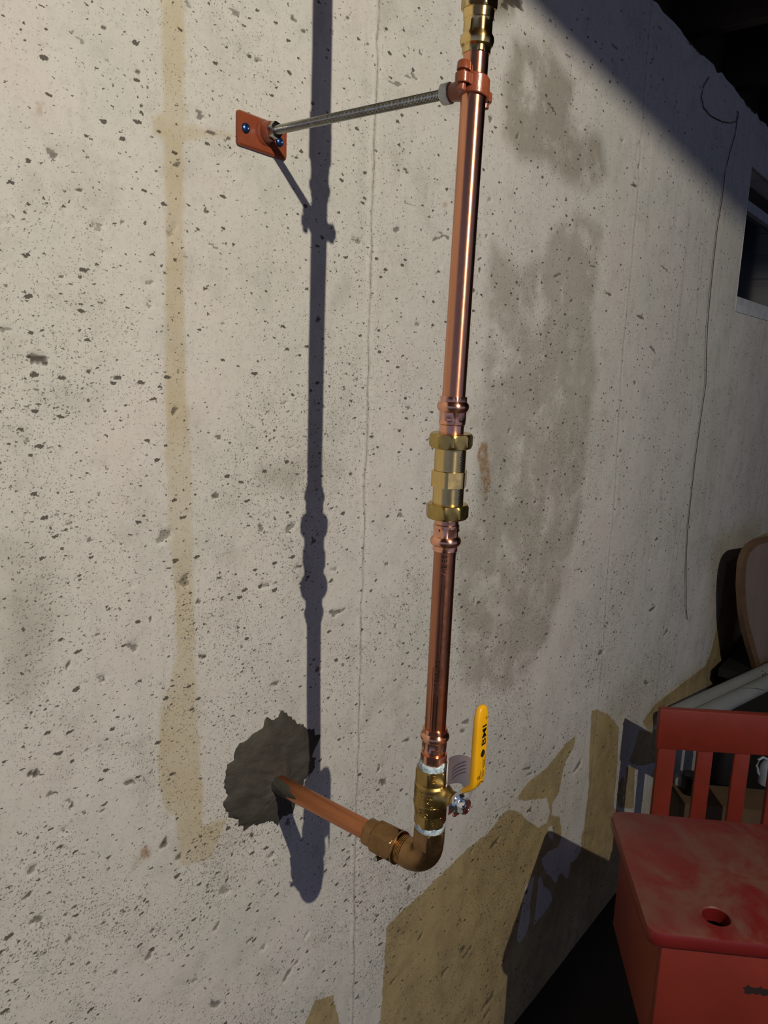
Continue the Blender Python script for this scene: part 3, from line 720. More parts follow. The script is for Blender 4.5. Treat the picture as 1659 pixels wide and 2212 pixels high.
# printing on the grip: letters run up the handle
GY = PY - .0214 - .00412
def up_text(body, size, x, z):
    """baseline runs upward; x = baseline side, z = start height"""
    v, f = text_mesh(body, size); return [(x - p[1], GY - .00004, z + p[0]) for p in v], f
gp = Geo()
def rect(x0, z0, x1, z1, dy=.00004): gp.add([(x0, GY - dy, z0), (x1, GY - dy, z0), (x1, GY - dy, z1), (x0, GY - dy, z1)], [(0, 1, 2, 3)])
v, f = up_text('BMI', .0108, HX + .0050, -.3735); v = [(p[0], p[1], -.3735 + (p[2] + .3735) * 1.36) for p in v]; gp.add(v, f)
v, f = up_text('\u00ae', .0038, HX + .0055, -.3455); gp.add(v, f)
# small emblem below the name: a solid drop with a slot
em = [(HX + .001 + .0042 * math.cos(a) * (1 if math.sin(a) < .3 else .8), GY - .00004, -.3815 + .0042 * math.sin(a)) for a in np.linspace(0, 2 * math.pi, 18, endpoint=False)]
gp.add(em, [tuple(range(18))])
for (x0, z0, ln, w_) in [(.0062, -.3975, .0120, .0011), (.0042, -.3990, .0090, .0011), (.0022, -.3990, .0140, .0009), (.0048, -.4090, .0075, .0011), (.0025, -.4098, .0100, .0009), (.0003, -.4098, .0080, .0009), (-.0016, -.4100, .0105, .0008), (-.0036, -.4090, .0060, .0008)]:
    z_ = z0
    while z_ < z0 + ln:
        d = random.uniform(.0008, .0022); rect(HX + x0 - w_ / 2, z_, HX + x0 + w_ / 2, min(z_ + d, z0 + ln)); z_ += d + .0004
ring = []
for k, r_ in ((0, .0024), (1, .0019)):
    ring += [(HX - .0046 + r_ * math.cos(a), GY - .00004, -.4068 + r_ * math.sin(a)) for a in np.linspace(0, 2 * math.pi, 20, endpoint=False)]
gp.add(ring, [(k, (k + 1) % 20, 20 + (k + 1) % 20, 20 + k) for k in range(20)])
rect(HX - .0058, -.4074, HX - .0034, -.4062)
arc = []
for r_ in (.0062, .0068): arc += [(HX + .0005 + r_ * math.cos(a), GY - .00004, -.4195 + r_ * math.sin(a)) for a in np.linspace(.55, 2.6, 14)]
gp.add(arc, [(k, k + 1, 15 + k, 14 + k) for k in range(13)])
mesh_obj('grip_printing', gp.v, gp.f, M_black, valve, smooth=None)
# cast marks on the valve body
frv = seg_frame(-.447); gm = Geo()
def cast(body, size, th0, zc, r_):
    v, f = text_mesh(body, size); out_ = []
    xs_ = [p[0] for p in v]; mid = (min(xs_) + max(xs_)) / 2
    k = len(v)
    for dr in (.0004, -.0006):
        out_ += [frv(((r_ + dr) * math.cos(th0 + p[1] / r_), (r_ + dr) * math.sin(th0 + p[1] / r_), zc + .447 - (p[0] - mid))) for p in v]
    ed = {}
    for q in f:
        for a, b in zip(q, q[1:] + q[:1]): ed[(a, b)] = ed.get((a, b), 0) + 1
    sides = [(a, b, b + k, a + k) for (a, b) in ed if (b, a) not in ed]
    gm.add(out_, list(f) + sides)
cast('12LK', .0058, TH - .05, -.4250, .0166)
for r2, zc, dth in ((.0036, -.4475, -.10), (.0018, -.4475, -.10), (.0020, -.4555, .03), (.0024, -.4655, -.25), (.0018, -.4765, .20)):
    vv = []
    for rr, dr in ((r2, .0002), (r2 - .0003, .0006), (r2 - .0007, .0006), (r2 - .0010, .0002)):
        for a in np.linspace(0, 2 * math.pi, 18, endpoint=False):
            th = TH + dth + rr * math.cos(a) / .019; rb = .0190 if zc > -.46 else (.0181 if zc > -.47 else .0160)
            vv.append(frv(((rb + dr) * math.cos(th), (rb + dr) * math.sin(th), zc + .447 + rr * math.sin(a))))
    gm.add(vv, [(j * 18 + k, j * 18 + (k + 1) % 18, j * 18 + 18 + (k + 1) % 18, j * 18 + 18 + k) for j in range(3) for k in range(18)])
for i in range(7):
    th = TH - .72 + random.uniform(-.1, .1); zc = -.440 - i * .0042; w_ = random.uniform(.06, .13)
    vv = [frv(((.0187 + dr) * math.cos(th + q * w_), (.0187 + dr) * math.sin(th + q * w_), zc + .447 + e)) for dr in (.0007, 0) for q, e in ((-1, -.0007), (1, -.0007), (1, .0007), (-1, .0007))]
    gm.add(vv, [(0, 1, 2, 3), (0, 1, 5, 4), (1, 2, 6, 5), (2, 3, 7, 6), (3, 0, 4, 7)])
mesh_obj('casting_mark', gm.v, gm.f, M_brass_valve, valve, smooth=None)
# white-blue thread tape squeezed out at both ends
for z0, z1, r0, r1 in ((-.4095, -.4182, .0143, .0158), (-.4822, -.4932, .0160, .0158)):
    n = 72; fr = seg_frame((z0 + z1) / 2); vv, ff = [], []
    for j, (s, rr) in enumerate(((0, r0 - .002), (.05, r0), (.3, (r0 + r1) / 2 + .0004), (.55, (r0 + r1) / 2 - .0002), (.8, r1 + .0003), (1, r1 - .001))):
        for i in range(n):
            t_ = 2 * math.pi * i / n; jit = RNG.uniform(-.0004, .0004)
            vv.append(fr(((rr + jit) * math.cos(t_), (rr + jit) * math.sin(t_), (z0 + (z1 - z0) * s) - (z0 + z1) / 2 + .0009 * math.sin(3 * t_ + s * 2))))
    for j in range(5):
        for i in range(n): a, b = j * n + i, j * n + (i + 1) % n; ff.append((a, b, b + n, a + n))
    mesh_obj('thread_tape', vv, ff, M_tape, valve, smooth=60)

# bronze elbow, flare nut, copper stub through the wall
sd = STUB_W - ELB; sd /= np.linalg.norm(sd)
upv = np.array(ax(-.4) - ax(-.5)); upv /= np.linalg.norm(upv)
BR = .0245
hexv, hexf = lathe([(.0140, -.4900), (.0172, -.4900, .0166), (.0188, -.4914, .0163), (.0188, -.5090, .0163), (.0182, -.5104, .0163), (.0162, -.5112)], (lambda F: (lambda p: F((p[0], p[1], p[2] + .49))))(seg_frame(-.49)), 72, .55)
ge = Geo().add(hexv, hexf)
c0 = ELB + upv * BR; path = [c0 + upv * .004]; rads = [.0160]
cc = ELB + upv * BR + sd * BR
for a in np.linspace(0, math.pi / 2, 14):
    path.append(cc - sd * BR * math.cos(a) - upv * BR * math.sin(a)); rads.append(.0161 + .0010 * math.sin(a))
path.append(ELB + sd * (BR + .004)); rads.append(.0168)
ev, ef = sweep(path, rads, 40, up=(1, 0, 0)); ge.add(ev, ef)
elbow = mesh_obj('elbow', ge.v, ge.f, M_bronze, riser, smooth=32); tag(elbow, 'brown bronze elbow with hexagon socket')
fe = frame_z(ELB, sd, (0, 0, 1))
pr = [(.0150, .022)]
z_ = .0245
while z_ < .0385: pr += [(.0164, z_), (.0164, z_ + .0005), (.0151, z_ + .0010), (.0151, z_ + .0013)]; z_ += .0018
v, f = lathe(pr, fe, 48); mesh_obj('thread', v, f, metal('cut_brass_thread', (.62, .40, .17), .25, .1), elbow, smooth=15)
v, f = lathe([(.0152, .0372), (.0186, .0372), (.0190, .0380), (.0190, .0400), (.0186, .0408), (.0192, .0412, .0178), (.0206, .0424, .0178), (.0206, .0660, .0178), (.0190, .0690, .0178), (.0166, .0700), (.0160, .0705), (.0164, .0712, .0152), (.0168, .0800, .0150), (.0155, .0830), (.0116, .0835)], fe, 96, .4)
nut = mesh_obj('flare_nut', v, f, M_bronze, elbow, smooth=25)
gm2 = Geo()
for i in range(6):
    th = 2.55 + random.uniform(-.05, .05); z0 = .045 + i * .0034
    vv = [fe(((.0181 + dr) * math.cos(th + q * .10 + e * 20), (.0181 + dr) * math.sin(th + q * .10 + e * 20), z0 + e)) for dr in (.0007, -.0006) for q, e in ((-1, -.0007), (1, -.0007), (1, .0007), (-1, .0007))]
    gm2.add(vv, [(0, 1, 2, 3), (0, 1, 5, 4), (1, 2, 6, 5), (2, 3, 7, 6), (3, 0, 4, 7)])
mesh_obj('casting_mark', gm2.v, gm2.f, M_bronze, elbow, smooth=None)
b0 = on_wall(838, 1846, .480); b1 = on_wall(810, 1856, .478)
v, f = sweep([b0 + (b0 - b1) * .6, b0, b1], [.0026, .0026, .0027], 14); mesh_obj('ground_screw', v, f, M_steel, elbow)
LS = np.linalg.norm(STUB_W - ELB)
stub = mesh_obj('stub_tube', *lathe([(R0 + .0002, .078), (R0 + .0002, LS * .6), (R0 + .0004, LS + .02)], fe, 48), M_copper_stub, riser); tag(stub, 'weathered copper stub coming out of the wall')
# mortar smeared on the first centimetres of the stub
n = 48; vv, ff = [], []
for j in range(15):
    s = j / 14
    for i in range(n):
        t_ = 2 * math.pi * i / n
        reach = .030 + .020 * math.sin(t_ * 1.0 + 2.2) + .009 * math.sin(3 * t_) + .006 * math.sin(7 * t_ + 1)
        zz = LS - reach * s; r_ = R0 + .0003 + .0016 * (1 - s) ** .7 + .0005 * math.sin(9 * t_ + 12 * s) * (1 - s)
        vv.append(fe((r_ * math.cos(t_), r_ * math.sin(t_), zz)))
for j in range(14):
    for i in range(n): a, b = j * n + i, j * n + (i + 1) % n; ff.append((a, b, b + n, a + n))
mesh_obj('mortar_smear', vv, ff, M_mortar.mat, stub, smooth=60)

# ------------------------------------------------------------------ paper tag curled round the valve stem
tgc = np.array([HX + .0045, PY - .0025]); vv, ff = [], []; NA, NH = 30, 10
lft = np.array([-.62, .78]); far = np.array([.78, .62])
for j in range(NA + 1):
    s = j / NA; a = -.30 + s * 3.4
    r_ = .0152 + .0028 * math.cos(a * 1.3)
    p = tgc + r_ * (lft * math.cos(a) + far * math.sin(a))
    top_ = -.4045 - .0215 * max(0, (.22 - s) / .22) ** 1.2 + .0035 * math.sin(s * 3) - .004 * max(0, (s - .8) / .2)
    bot = -.4335 + .011 * max(0, (.16 - s) / .16) - .024 * math.exp(-((s - .74) / .10) ** 2)
    for k in range(NH + 1):
        h = k / NH; vv.append((p[0], p[1], bot + (top_ - bot) * h))
N1 = (NA + 1) * (NH + 1)
vv += [(p[0] + .00025 * far[0], p[1] + .00025 * far[1], p[2]) for p in vv[:N1]]
for j in range(NA):
    for k in range(NH):
        a = j * (NH + 1) + k; ff.append((a, a + NH + 1, a + NH + 2, a + 1)); ff.append((a + N1, a + 1 + N1, a + NH + 2 + N1, a + NH + 1 + N1))
tagp = thing('paper_tag', (HX, PY, -.434), 'white paper tag with fine blue print curled behind the yellow handle', 'tag')
mesh_obj('tag_sheet', vv, ff, M_paper, tagp, smooth=80)
gi = Geo()
for q in range(4):
    for j in range(10, 19):
        vv2 = []
        for s in (j / NA, (j + .8) / NA):
            a = -.30 + s * 3.4; r_ = .0152 + .0028 * math.cos(a * 1.3) - .0003
            p = tgc + r_ * (lft * math.cos(a) + far * math.sin(a))
            zc = -.4305 + .0040 * q + .011 * max(0, (s - .32) / .3) ** .6
            vv2 += [(p[0], p[1], zc - .0005), (p[0], p[1], zc + .0005)]
        gi.add(vv2, [(0, 2, 3, 1)])
mesh_obj('tag_printing', gi.v, gi.f, M_ink, tagp, smooth=None)

# ------------------------------------------------------------------ wall bracket: flange plate, threaded rod, split ring
PC = np.array([.6085, WALL_Y, .2362]); RA = np.array([.6095, WALL_Y - .006, .2395]); CP = ax(.2420); RB = np.array([CP[0], CP[1] + .022, .2425])
brk = thing('pipe_bracket', tuple(PC), 'copper-coloured pipe hanger with steel threaded rod fixed to the wall', 'pipe bracket')
# plate with chamfered edge
def rrect(w_, h_, r_, n=6):
    o = []
    for cx_, cz_, a0 in ((w_ / 2 - r_, h_ / 2 - r_, 0), (-w_ / 2 + r_, h_ / 2 - r_, 90), (-w_ / 2 + r_, -h_ / 2 + r_, 180), (w_ / 2 - r_, -h_ / 2 + r_, 270)):
        for k in range(n + 1):
            a = math.radians(a0 + 90 * k / n); o.append((cx_ + r_ * math.cos(a), cz_ + r_ * math.sin(a)))
    return o
vv, ff = [], []; lay = [(.070, .034, .003, .003), (.070, .034, .003, -.0042), (.0665, .0305, .0025, -.0062)]
for w_, h_, r_, y_ in lay:
    vv += [(PC[0] + a - .022 * b * .06, PC[1] + y_, PC[2] + b - .02 * a) for a, b in rrect(w_, h_, r_)]
N = len(vv) // 3
for j in range(2):
    for i in range(N): a, b = j * N + i, j * N + (i + 1) % N; ff.append((a, b, b + N, a + N))
ff.append(tuple(range(2 * N, 3 * N))); ff.append(tuple(range(N))[::-1])
plate = mesh_obj('wall_flange', vv, ff, M_hanger, brk, smooth=25)
ra = RB - RA; ra /= np.linalg.norm(ra); fr = frame_z(RA, ra, (0, 0, 1))
v, f = lathe([(.0135, -.0005), (.0125, .0015), (.0108, .003), (.0100, .010), (.0096, .0112), (.006, .0113)], fr, 40); mesh_obj('flange_boss', v, f, M_hanger, plate)
for (u_, w_) in ((530, 277), (603, 307)):
    p = on_wall(u_, w_, WALL_Y - .006)
    v, f = lathe([(.0052, -.001), (.0052, .0008), (.0046, .0022), (.0030, .0030), (.0022, .0022), (.0005, .0020)], frame_z(p, (0, -1, 0), (0, 0, 1)), 28); sc = mesh_obj('screw', v, f, M_blue, plate)
    gs = Geo()
    for a in (.3, .3 + math.pi / 2):
        c, s = math.cos(a) * .0042, math.sin(a) * .0042; k = .14
        gs.add([(p[0] + c - s * k, p[1] - .0031, p[2] + s + c * k), (p[0] - c - s * k, p[1] - .0031, p[2] - s + c * k), (p[0] - c + s * k, p[1] - .0031, p[2] - s - c * k), (p[0] + c + s * k, p[1] - .0031, p[2] + s - c * k)], [(0, 1, 2, 3)])
v, f = lathe([(.005, .0108), (.0088, .0108, .0080), (.0092, .0116, .0080), (.0092, .0172, .0080), (.0086, .0180, .0080), (.005, .0182)], fr, 48, .2); mesh_obj('lock_nut', v, f, M_steel, brk, smooth=25)
LR = np.linalg.norm(RB - RA); pr = []; z_ = .006; k = 0
while z_ < LR + .002:
    pr.append((.00472 if k % 2 else .00440, z_)); z_ += .0008; k += 1
v, f = lathe(pr, fr, 40); rod = mesh_obj('threaded_rod', v, f, M_steel, brk, smooth=15)
v, f = lathe([(.0048, LR - .0100), (.0090, LR - .0100), (.0094, LR - .0092, .0088), (.0094, LR - .0030, .0088), (.0090, LR - .0022), (.0048, LR - .0022)], fr, 48, .5); mesh_obj('white_nut', v, f, M_whitenut, brk, smooth=25)
# split ring
gr = Geo(); frr = seg_frame(.2420)
ringp = [(.0112, -.0075), (.0132, -.0080), (.0138, -.0070), (.0138, .0072), (.0132, .0082), (.0112, .0078)]
vv, ff = [], []; n = 64
for r_, z_ in ringp:
    for i in range(n):
        t_ = 2 * math.pi * i / n; vv.append(frr((r_ * math.cos(t_), r_ * math.sin(t_), z_ - .0022 * math.cos(t_) * 1.0)))
for j in range(len(ringp)):
    for i in range(n):
        a, b = j * n + i, j * n + (i + 1) % n; a2, b2 = ((j + 1) % len(ringp)) * n + i, ((j + 1) % len(ringp)) * n + (i + 1) % n; ff.append((a, b, b2, a2))
gr.add(vv, ff)
# boss toward the rod
v, f = lathe([(.005, -.0024), (.0076, -.0022), (.0080, .0030), (.0095, .0105), (.0098, .0125)], (lambda F: (lambda p: F((p[0], p[1], p[2] + LR))))(fr), 32); gr.add(v, f)
E1 = CP + np.array([-.0185, 0, .0030]); E2 = CP + np.array([.0185, 0, -.0030])
def ear(g_, c_, sgn, hz):
    fr_ = frame_z(c_, (0, 0, 1), (0, 1, 0)); v, f = lathe([(.0062, -hz), (.0066, -hz + .0006), (.0066, hz - .0006), (.0062, hz)], fr_, 28); g_.add(v, f)
    g_.box((min(c_[0], c_[0] - sgn * .0075), c_[1] - .0062, c_[2] - hz), (max(c_[0], c_[0] - sgn * .0075), c_[1] + .0062, c_[2] + hz))
ear(gr, E1, -1, .0042); ear(gr, E2, 1, .0040)
ringo = mesh_obj('split_ring', gr.v, gr.f, M_hanger, brk, smooth=30)
v, f = lathe([(.0030, -.0105), (.0036, -.0098), (.0036, .0058), (.0046, .0060), (.0060, .0066), (.0060, .0128), (.0050, .0140), (.001, .0142)], frame_z(E1, (.12, 0, 1)), 28); mesh_obj('clamp_screw', v, f, M_hanger, ringo)
v, f = lathe([(.0034, -.0092), (.0042, -.0086), (.0042, .0075), (.0034, .0082)], frame_z(E2, (0, 0, 1)), 28); mesh_obj('hinge_pin', v, f, M_hanger, ringo)

# ------------------------------------------------------------------ red child's desk and the chair behind it
BB = np.array([1.3395, .4777, 0]); UU = np.array([-.8446, -.5353, 0]); WW = np.array([.5353, -.8446, 0])
def bf(p): return BB + WW * p[0] + UU * p[1] + np.array([0, 0, p[2]])      # (along the back, toward the front, height)
M_red = paint('red_paint', (0.235, 0.030, 0.017), 0.42, .18, 10, .0004)
M_red_lid = paint('red_paint_dusty', (0.185, 0.014, 0.013), 0.36, .15, 8, .0004, dust=((0.155, 0.088, 0.068), .75))
M_hole = paint('dark_inside', (0.02, 0.008, 0.006), 0.8)
bw = .56
desk = thing('red_desk', tuple(bf((bw / 2, .165, FLOOR_Z))), 'dusty red wooden desk with a finger hole in its lid', 'desk')
LT, LB = -.815, -.839
hc = (.1135, .278); hr = .0205; NL = 120; vv, ff = [], []
def lid_pt(a):           # ray from the hole centre to a rounded rectangle
    c, s = math.cos(a), math.sin(a); best = 9
    for lo, hi, o_, d_ in ((0, bw, hc[0], c), (0, .33, hc[1], s)):
        if abs(d_) > 1e-9:
            for e in (lo, hi):
                t_ = (e - o_) / d_
                if t_ > 0: best = min(best, t_)
    return hc[0] + c * best, hc[1] + s * best
angs = sorted(list(np.linspace(-math.pi, math.pi, NL, endpoint=False)) + [math.atan2(y_ - hc[1], x_ - hc[0]) + e for x_ in (0, bw) for y_ in (0, .33) for e in (-.0001, .0001)]); NL = len(angs)
def rnd(p, inset):
    r_ = .022; x_, y_ = p; x_ = min(max(x_, inset), bw - inset); y_ = min(max(y_, inset), .33 - inset)
    cx_ = min(max(x_, r_), bw - r_); cy_ = min(max(y_, r_), .33 - r_); d = math.hypot(x_ - cx_, y_ - cy_)
    rr = r_ - inset
    if d > rr and (x_ < r_ or x_ > bw - r_) and (y_ < r_ or y_ > .33 - r_): x_, y_ = cx_ + (x_ - cx_) * rr / d, cy_ + (y_ - cy_) * rr / d
    return x_, y_
rows = []
rows.append([(hc[0] + hr * math.cos(a), hc[1] + hr * math.sin(a), LB) for a in angs])
rows.append([(hc[0] + hr * math.cos(a), hc[1] + hr * math.sin(a), LT - .002) for a in angs])
rows.append([(hc[0] + (hr + .002) * math.cos(a), hc[1] + (hr + .002) * math.sin(a), LT) for a in angs])
for ins, z_ in ((.006, LT), (.0018, LT - .0018), (0, LT - .006), (0, LB + .004), (.002, LB)): rows.append([(*rnd(lid_pt(a), ins), z_) for a in angs])
for r_ in rows: vv += [bf(p) for p in r_]
for j in range(len(rows)):
    for i in range(NL):
        j2 = (j + 1) % len(rows); a, b = j * NL + i, j * NL + (i + 1) % NL; ff.append((a, b, j2 * NL + (i + 1) % NL, j2 * NL + i))
mesh_obj('lid', vv, ff, M_red_lid, desk, smooth=30)
IN = .024; ZB = -1.045
def panel(name, lo, hi, mat=M_red, parent=desk, bf=bf):
    v0, f0 = Geo().box(lo, hi).v, Geo().box(lo, hi).f
    me = bpy.data.meshes.new('x'); me.from_pydata([tuple(p) for p in v0], [], f0); bm = bmesh.new(); bm.from_mesh(me)
    bmesh.ops.recalc_face_normals(bm, faces=bm.faces)
    bmesh.ops.bevel(bm, geom=bm.edges[:], offset=.0016, segments=2, affect='EDGES', profile=.5)
    v1 = [bf(p.co) for p in bm.verts]; bm.verts.index_update(); f1 = [tuple(p.index for p in q.verts) for q in bm.faces]; bm.free(); bpy.data.meshes.remove(me)
    return mesh_obj(name, v1, f1, mat, parent, smooth=30)
fp = panel('front_panel', (IN, .308, ZB), (bw - IN, .322, LB))
panel('side_panel', (IN, .020, ZB), (IN + .014, .3075, LB)); panel('side_panel', (bw - IN - .014, .020, ZB), (bw - IN, .3075, LB))
panel('back_panel', (IN + .0145, .020, ZB), (bw - IN - .0145, .032, LB)); panel('bottom_panel', (IN + .0145, .0325, ZB), (bw - IN - .0145, .3075, ZB + .012), M_hole)
for a_, b_ in ((IN + .001, .262), (bw - IN - .041, .262), (.18, .045), (bw - .22, .045)): panel('leg', (a_, b_, FLOOR_Z), (a_ + .04, b_ + .04, ZB))
# jagged dark decal on the front, painted as the shade of a fretwork opening
jag = [(.148, -.8975), (.1525, -.8955), (.1545, -.8920), (.1565, -.8920), (.158, -.8950), (.165, -.8960), (.170, -.8955), (.1725, -.8925), (.1745, -.8925), (.176, -.8955), (.186, -.8962), (.190, -.8930), (.193, -.8962), (.205, -.8965), (.212, -.8975),
       (.205, -.9000), (.197, -.9045), (.193, -.9060), (.188, -.9030), (.183, -.9070), (.178, -.9085), (.174, -.9050), (.168, -.9075), (.164, -.9050), (.158, -.9080), (.153, -.9070), (.1505, -.9060), (.1515, -.9015)]
k = len(jag); vv = [bf((a, .3224, b)) for a, b in jag] + [bf((a, .3205, b)) for a, b in jag]
mesh_obj('fretwork_mark', vv, [tuple(range(k))] + [(i, (i + 1) % k, k + (i + 1) % k, k + i) for i in range(k)], M_hole, fp, smooth=None)

# chair drawn up on the far side of the desk
CW = np.array([.57358, -.81915, 0]); CU = np.array([-.81915, -.57358, 0]); CA = np.array([1.771, .534, 0])
def chf(p): return CA + CW * p[0] + CU * p[1] + np.array([0, 0, p[2]])
chair = thing('red_chair', tuple(chf((.16, .14, FLOOR_Z))), 'small red wooden chair with slatted back behind the red desk', 'chair')
def cpan(name, lo, hi): return panel(name, lo, hi, M_red, chair, chf)
SZ = -1.125
cpan('top_rail', (.002, -.020, -.8785), (.322, 0, -.7775))
for a_ in (.008, .275): cpan('back_post', (a_, -.018, FLOOR_Z), (a_ + .042, -.002, -.8787))
for a_ in (.1017, .1885): cpan('slat', (a_, -.016, SZ - .018), (a_ + .0365, -.004, -.8787))
cpan('seat', (.004, .0, SZ - .018), (.320, .27, SZ)); cpan('apron', (.02, .235, SZ - .07), (.304, .25, SZ - .0185))
for a_ in (.012, .278): cpan('front_leg', (a_, .225 + .026, FLOOR_Z), (a_ + .034, .225 + .044, SZ - .0185))

# ------------------------------------------------------------------ clutter in the corner behind the chair
M_card = paint('cardboard', (0.115, 0.068, 0.034), 0.8, .2, 18, .0004)
M_tote = paint('black_tote', (0.004, 0.004, 0.0045), 0.7, .2)
M_pvc = paint('grey_pvc', (0.24, 0.26, 0.265), 0.45, .12, 16)
M_board = wood('pale_board', (0.20, 0.155, 0.135), (0.16, 0.122, 0.104), .6, (30, 30, 4))
M_rim = wood('board_edge', (0.14, 0.078, 0.042), (0.10, 0.056, 0.032), .6)
M_blackpl = paint('black_plastic', (0.010, 0.010, 0.011), 0.5, .2)
M_greypl = paint('blue_grey_plastic', (0.33, 0.37, 0.46), 0.4, .12)
M_jar = paint('off_white_jar', (0.48, 0.46, 0.42), 0.4, .1)
# cardboard box on the floor, its front roughly parallel to the desk
CZ = -1.20; c0 = on_level(1468, 1735, CZ); 
def cf(p): return np.array([c0[0], c0[1], 0]) + WW * p[0] - UU * p[1] + np.array([0, 0, p[2]])
cbx = thing('cardboard_box', tuple(cf((.2, .08, FLOOR_Z))), 'brown cardboard box standing behind the red chair', 'box')
def cpart(name, lo, hi, mat=M_card):
    g_ = Geo().box(lo, hi, cf); return mesh_obj(name, g_.v, g_.f, mat, cbx, smooth=None)
cpart('body', (0, 0, FLOOR_Z), (.46, .12, CZ - .003))
cpart('flap', (.001, .001, CZ - .003), (.459, .059, CZ)); cpart('flap', (.001, .061, CZ - .003), (.459, .119, CZ))
def standing(name, label, cat, u_, v_, parts, off=0.0):
    p = on_level(u_, v_, CZ) + np.array([.0, .0, 0]); t_ = thing(name, tuple(p), label, cat)
    for pn, prof, mat in parts:
        v, f = lathe(prof, frame_z(p, (0, 0, 1)), 32); mesh_obj(pn, v, f, mat, t_, smooth=35)
    return t_
standing('black_bottle', 'black plastic bottle seen between the red slats', 'bottle', 1559, 1688, [('body', [(.018, 0), (.026, .002), (.0285, .008), (.0285, .13), (.022, .155), (.012, .165)], M_blackpl), ('cap', [(.013, .1655), (.0135, .166), (.0135, .185), (.012, .187)], M_blackpl)])
standing('dark_can', 'dark metal can behind the leftmost gap of the red chair back', 'can', 1487, 1712, [('body', [(.020, 0), (.021, .001), (.021, .055), (.020, .056)], metal('dark_tin', (.05, .05, .052), .35, .3)), ('lid', [(.020, .0565), (.0215, .057), (.0215, .061), (.016, .062)], metal('tin_lid', (.12, .12, .125), .3, .3))])
standing('white_jar', 'small off-white jar beside the dark can behind the chair', 'jar', 1467, 1695, [('body', [(.012, 0), (.014, .002), (.014, .030), (.011, .034)], M_jar), ('lid', [(.0115, .0345), (.012, .035), (.012, .041), (.010, .042)], M_greypl)])
# blue-grey plastic jug: body, neck, handle
pj_ = on_level(1660, 1694, CZ); jug = thing('plastic_jug', tuple(pj_), 'blue-grey plastic jug at the right behind the chair slats', 'jug')
v, f = lathe([(.026, 0), (.030, .003), (.030, .055), (.022, .072), (.011, .080), (.011, .092)], frame_z(pj_, (0, 0, 1)), 28); mesh_obj('body', v, f, M_greypl, jug)
v, f = lathe([(.0115, .0925), (.0130, .093), (.0130, .104), (.0115, .105)], frame_z(pj_, (0, 0, 1)), 28); mesh_obj('cap', v, f, M_blackpl, jug)
hp = [pj_ + np.array(WW) * -a_ + np.array([0, 0, b_]) for a_, b_ in ((.012, .080), (.026, .086), (.038, .076), (.040, .055), (.034, .035), (.028, .028))]
v, f = sweep(hp, .0042, 10); mesh_obj('handle', v, f, M_greypl, jug)
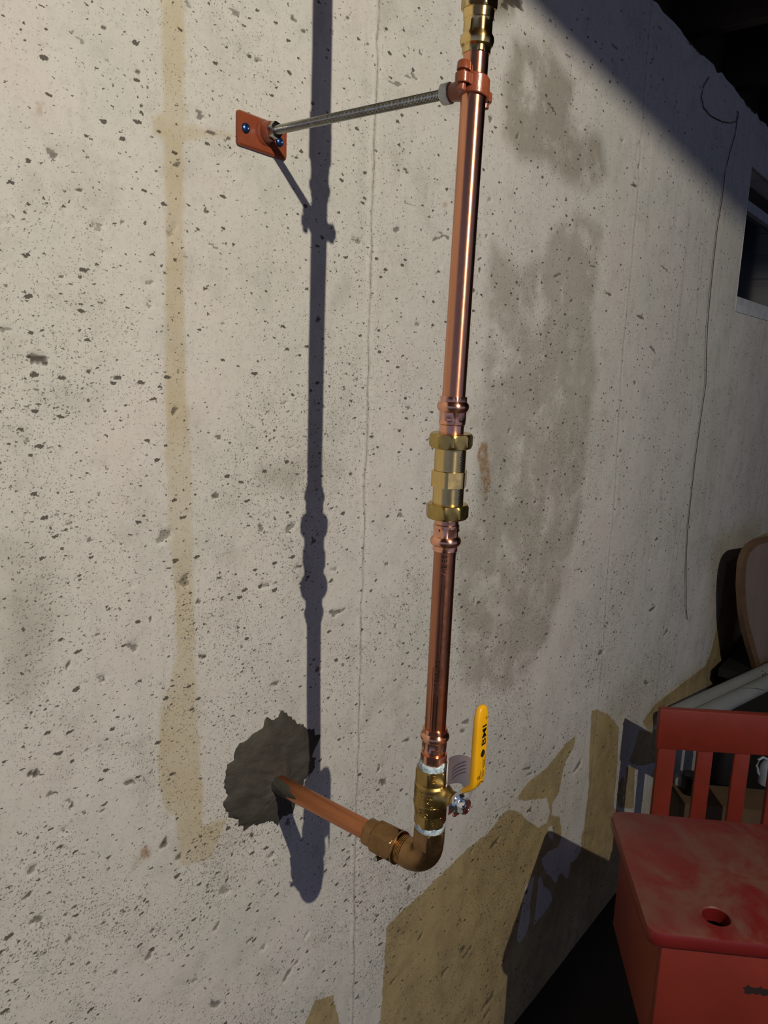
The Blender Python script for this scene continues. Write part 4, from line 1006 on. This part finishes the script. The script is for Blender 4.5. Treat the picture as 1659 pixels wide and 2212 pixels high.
# black tote carrying the pipes and the board
PD = np.array([.97683, -.21402, 0]); PN = np.array([-.21402, -.97683, 0])
pr_ = .0236; P1 = np.array([2.231, .580, -.938]); TT = P1[2] - pr_
def tf(p): return np.array([2.28, .0, 0]) + np.array([p[0], p[1], p[2]])
tote = thing('storage_tote', (2.94, .36, FLOOR_Z), 'black plastic storage tote under the grey plastic pipes', 'tote')
g = Geo().box((2.68, .15, FLOOR_Z), (3.2, .60, TT - .03)); mesh_obj('body', g.v, g.f, M_tote, tote, smooth=None)
g = Geo().box((2.665, .135, TT - .03), (3.215, .625, TT)); mesh_obj('lid', g.v, g.f, M_tote, tote, smooth=None)
for k, (st, off, ln) in enumerate(((-.13, 0.0, 1.02), (-.16, .0480, 1.02))):
    q0 = P1 + PD * st + PN * off; q1 = q0 + PD * ln
    pv = thing('plastic_pipe', tuple((q0 + q1) / 2), ('grey plastic pipe lying nearer the wall, marked with a small black hook' if k == 0 else 'grey plastic pipe lying nearer the chair, marked with a black stroke'), 'pipe', 'grey plastic pipes behind the chair')
    v, f = lathe([(pr_ - .004, .01), (pr_ - .004, 0), (pr_, 0), (pr_, ln), (pr_ - .004, ln), (pr_ - .004, ln - .01)], frame_z(q0, PD, (0, 0, 1)), 36, cap=True); mesh_obj('tube', v, f, M_pvc, pv)
    # marker scribbles
    frp = frame_z(q0, PD, (0, 0, 1)); cd = -(q0 + PD * .4); s_ = np.array(frp((1, 0, 0))) - q0; r2 = np.array(frp((0, 1, 0))) - q0; th0 = math.atan2(cd @ r2, cd @ s_)
    gmk = Geo()
    pts = [(a_ + .105, b_) for a_, b_ in ((.402, .42), (.408, .20), (.418, .18), (.424, .38), (.420, .55), (.410, .45), (.424, .38), (.430, .0), (.426, -.22), (.414, -.25))] if k == 0 else [(.35, -.75), (.385, -.25), (.42, .25), (.45, .68)]
    fine = [(np.array(pts[i]) * (1 - q / 6) + np.array(pts[i + 1]) * q / 6) for i in range(len(pts) - 1) for q in range(6)] + [np.array(pts[-1])]; pts = fine
    vv = []
    for (zz, th) in pts:
        for s in (-1, 1): vv.append(frp(((pr_ + .0005) * math.cos(th0 + th + s * .055), (pr_ + .0005) * math.sin(th0 + th + s * .055), zz + s * .0014)))
    gmk.add(vv, [(2 * i, 2 * i + 1, 2 * i + 3, 2 * i + 2) for i in range(len(pts) - 1)])
    mesh_obj('marker_stroke', gmk.v, gmk.f, M_black, pv, smooth=None)
# oval board leaning back, its foot on the tote behind the two pipes
lp = [(1640, 1167), (1631, 1171), (1622, 1178), (1614, 1188), (1608, 1202), (1604, 1218), (1602, 1240), (1601, 1270), (1604, 1320), (1611, 1360), (1621, 1398), (1632, 1434), (1643, 1466)]
EX, EF = PD, -PN                      # the board stands parallel to the pipes, just behind them
off_ = PN @ P1 - .044
Lp = [ray(*p) * (off_ / (PN @ ray(*p))) for p in lp]
Lp = [p for p in Lp if p[2] > TT + .003]
Lp.append(Lp[-1] + EX * .02 + np.array([0, 0, TT - Lp[-1][2]]))
LATC = max(p @ EX for p in Lp) + .12
Rp = [p + EX * 2 * (LATC - p @ EX) for p in Lp[::-1]]
outl = Lp + Rp; k = len(outl); cen3 = np.mean(outl, 0)
brd = thing('oval_board', tuple(Lp[-1]), 'pale oval wooden board with brown edge standing behind the grey pipes', 'board')
def oval(name, shrink, d0, d1, mat):
    o = [cen3 + (p - cen3) * (1 - shrink) for p in outl]
    vv = [p + EF * d0 for p in o] + [p + EF * d1 for p in o]
    return mesh_obj(name, vv, [tuple(range(k)), tuple(range(k, 2 * k))[::-1]] + [(i, (i + 1) % k, k + (i + 1) % k, k + i) for i in range(k)], mat, brd, smooth=40)
oval('rim', 0, 0, .018, M_rim); oval('face', .085, -.0015, 0, M_board)
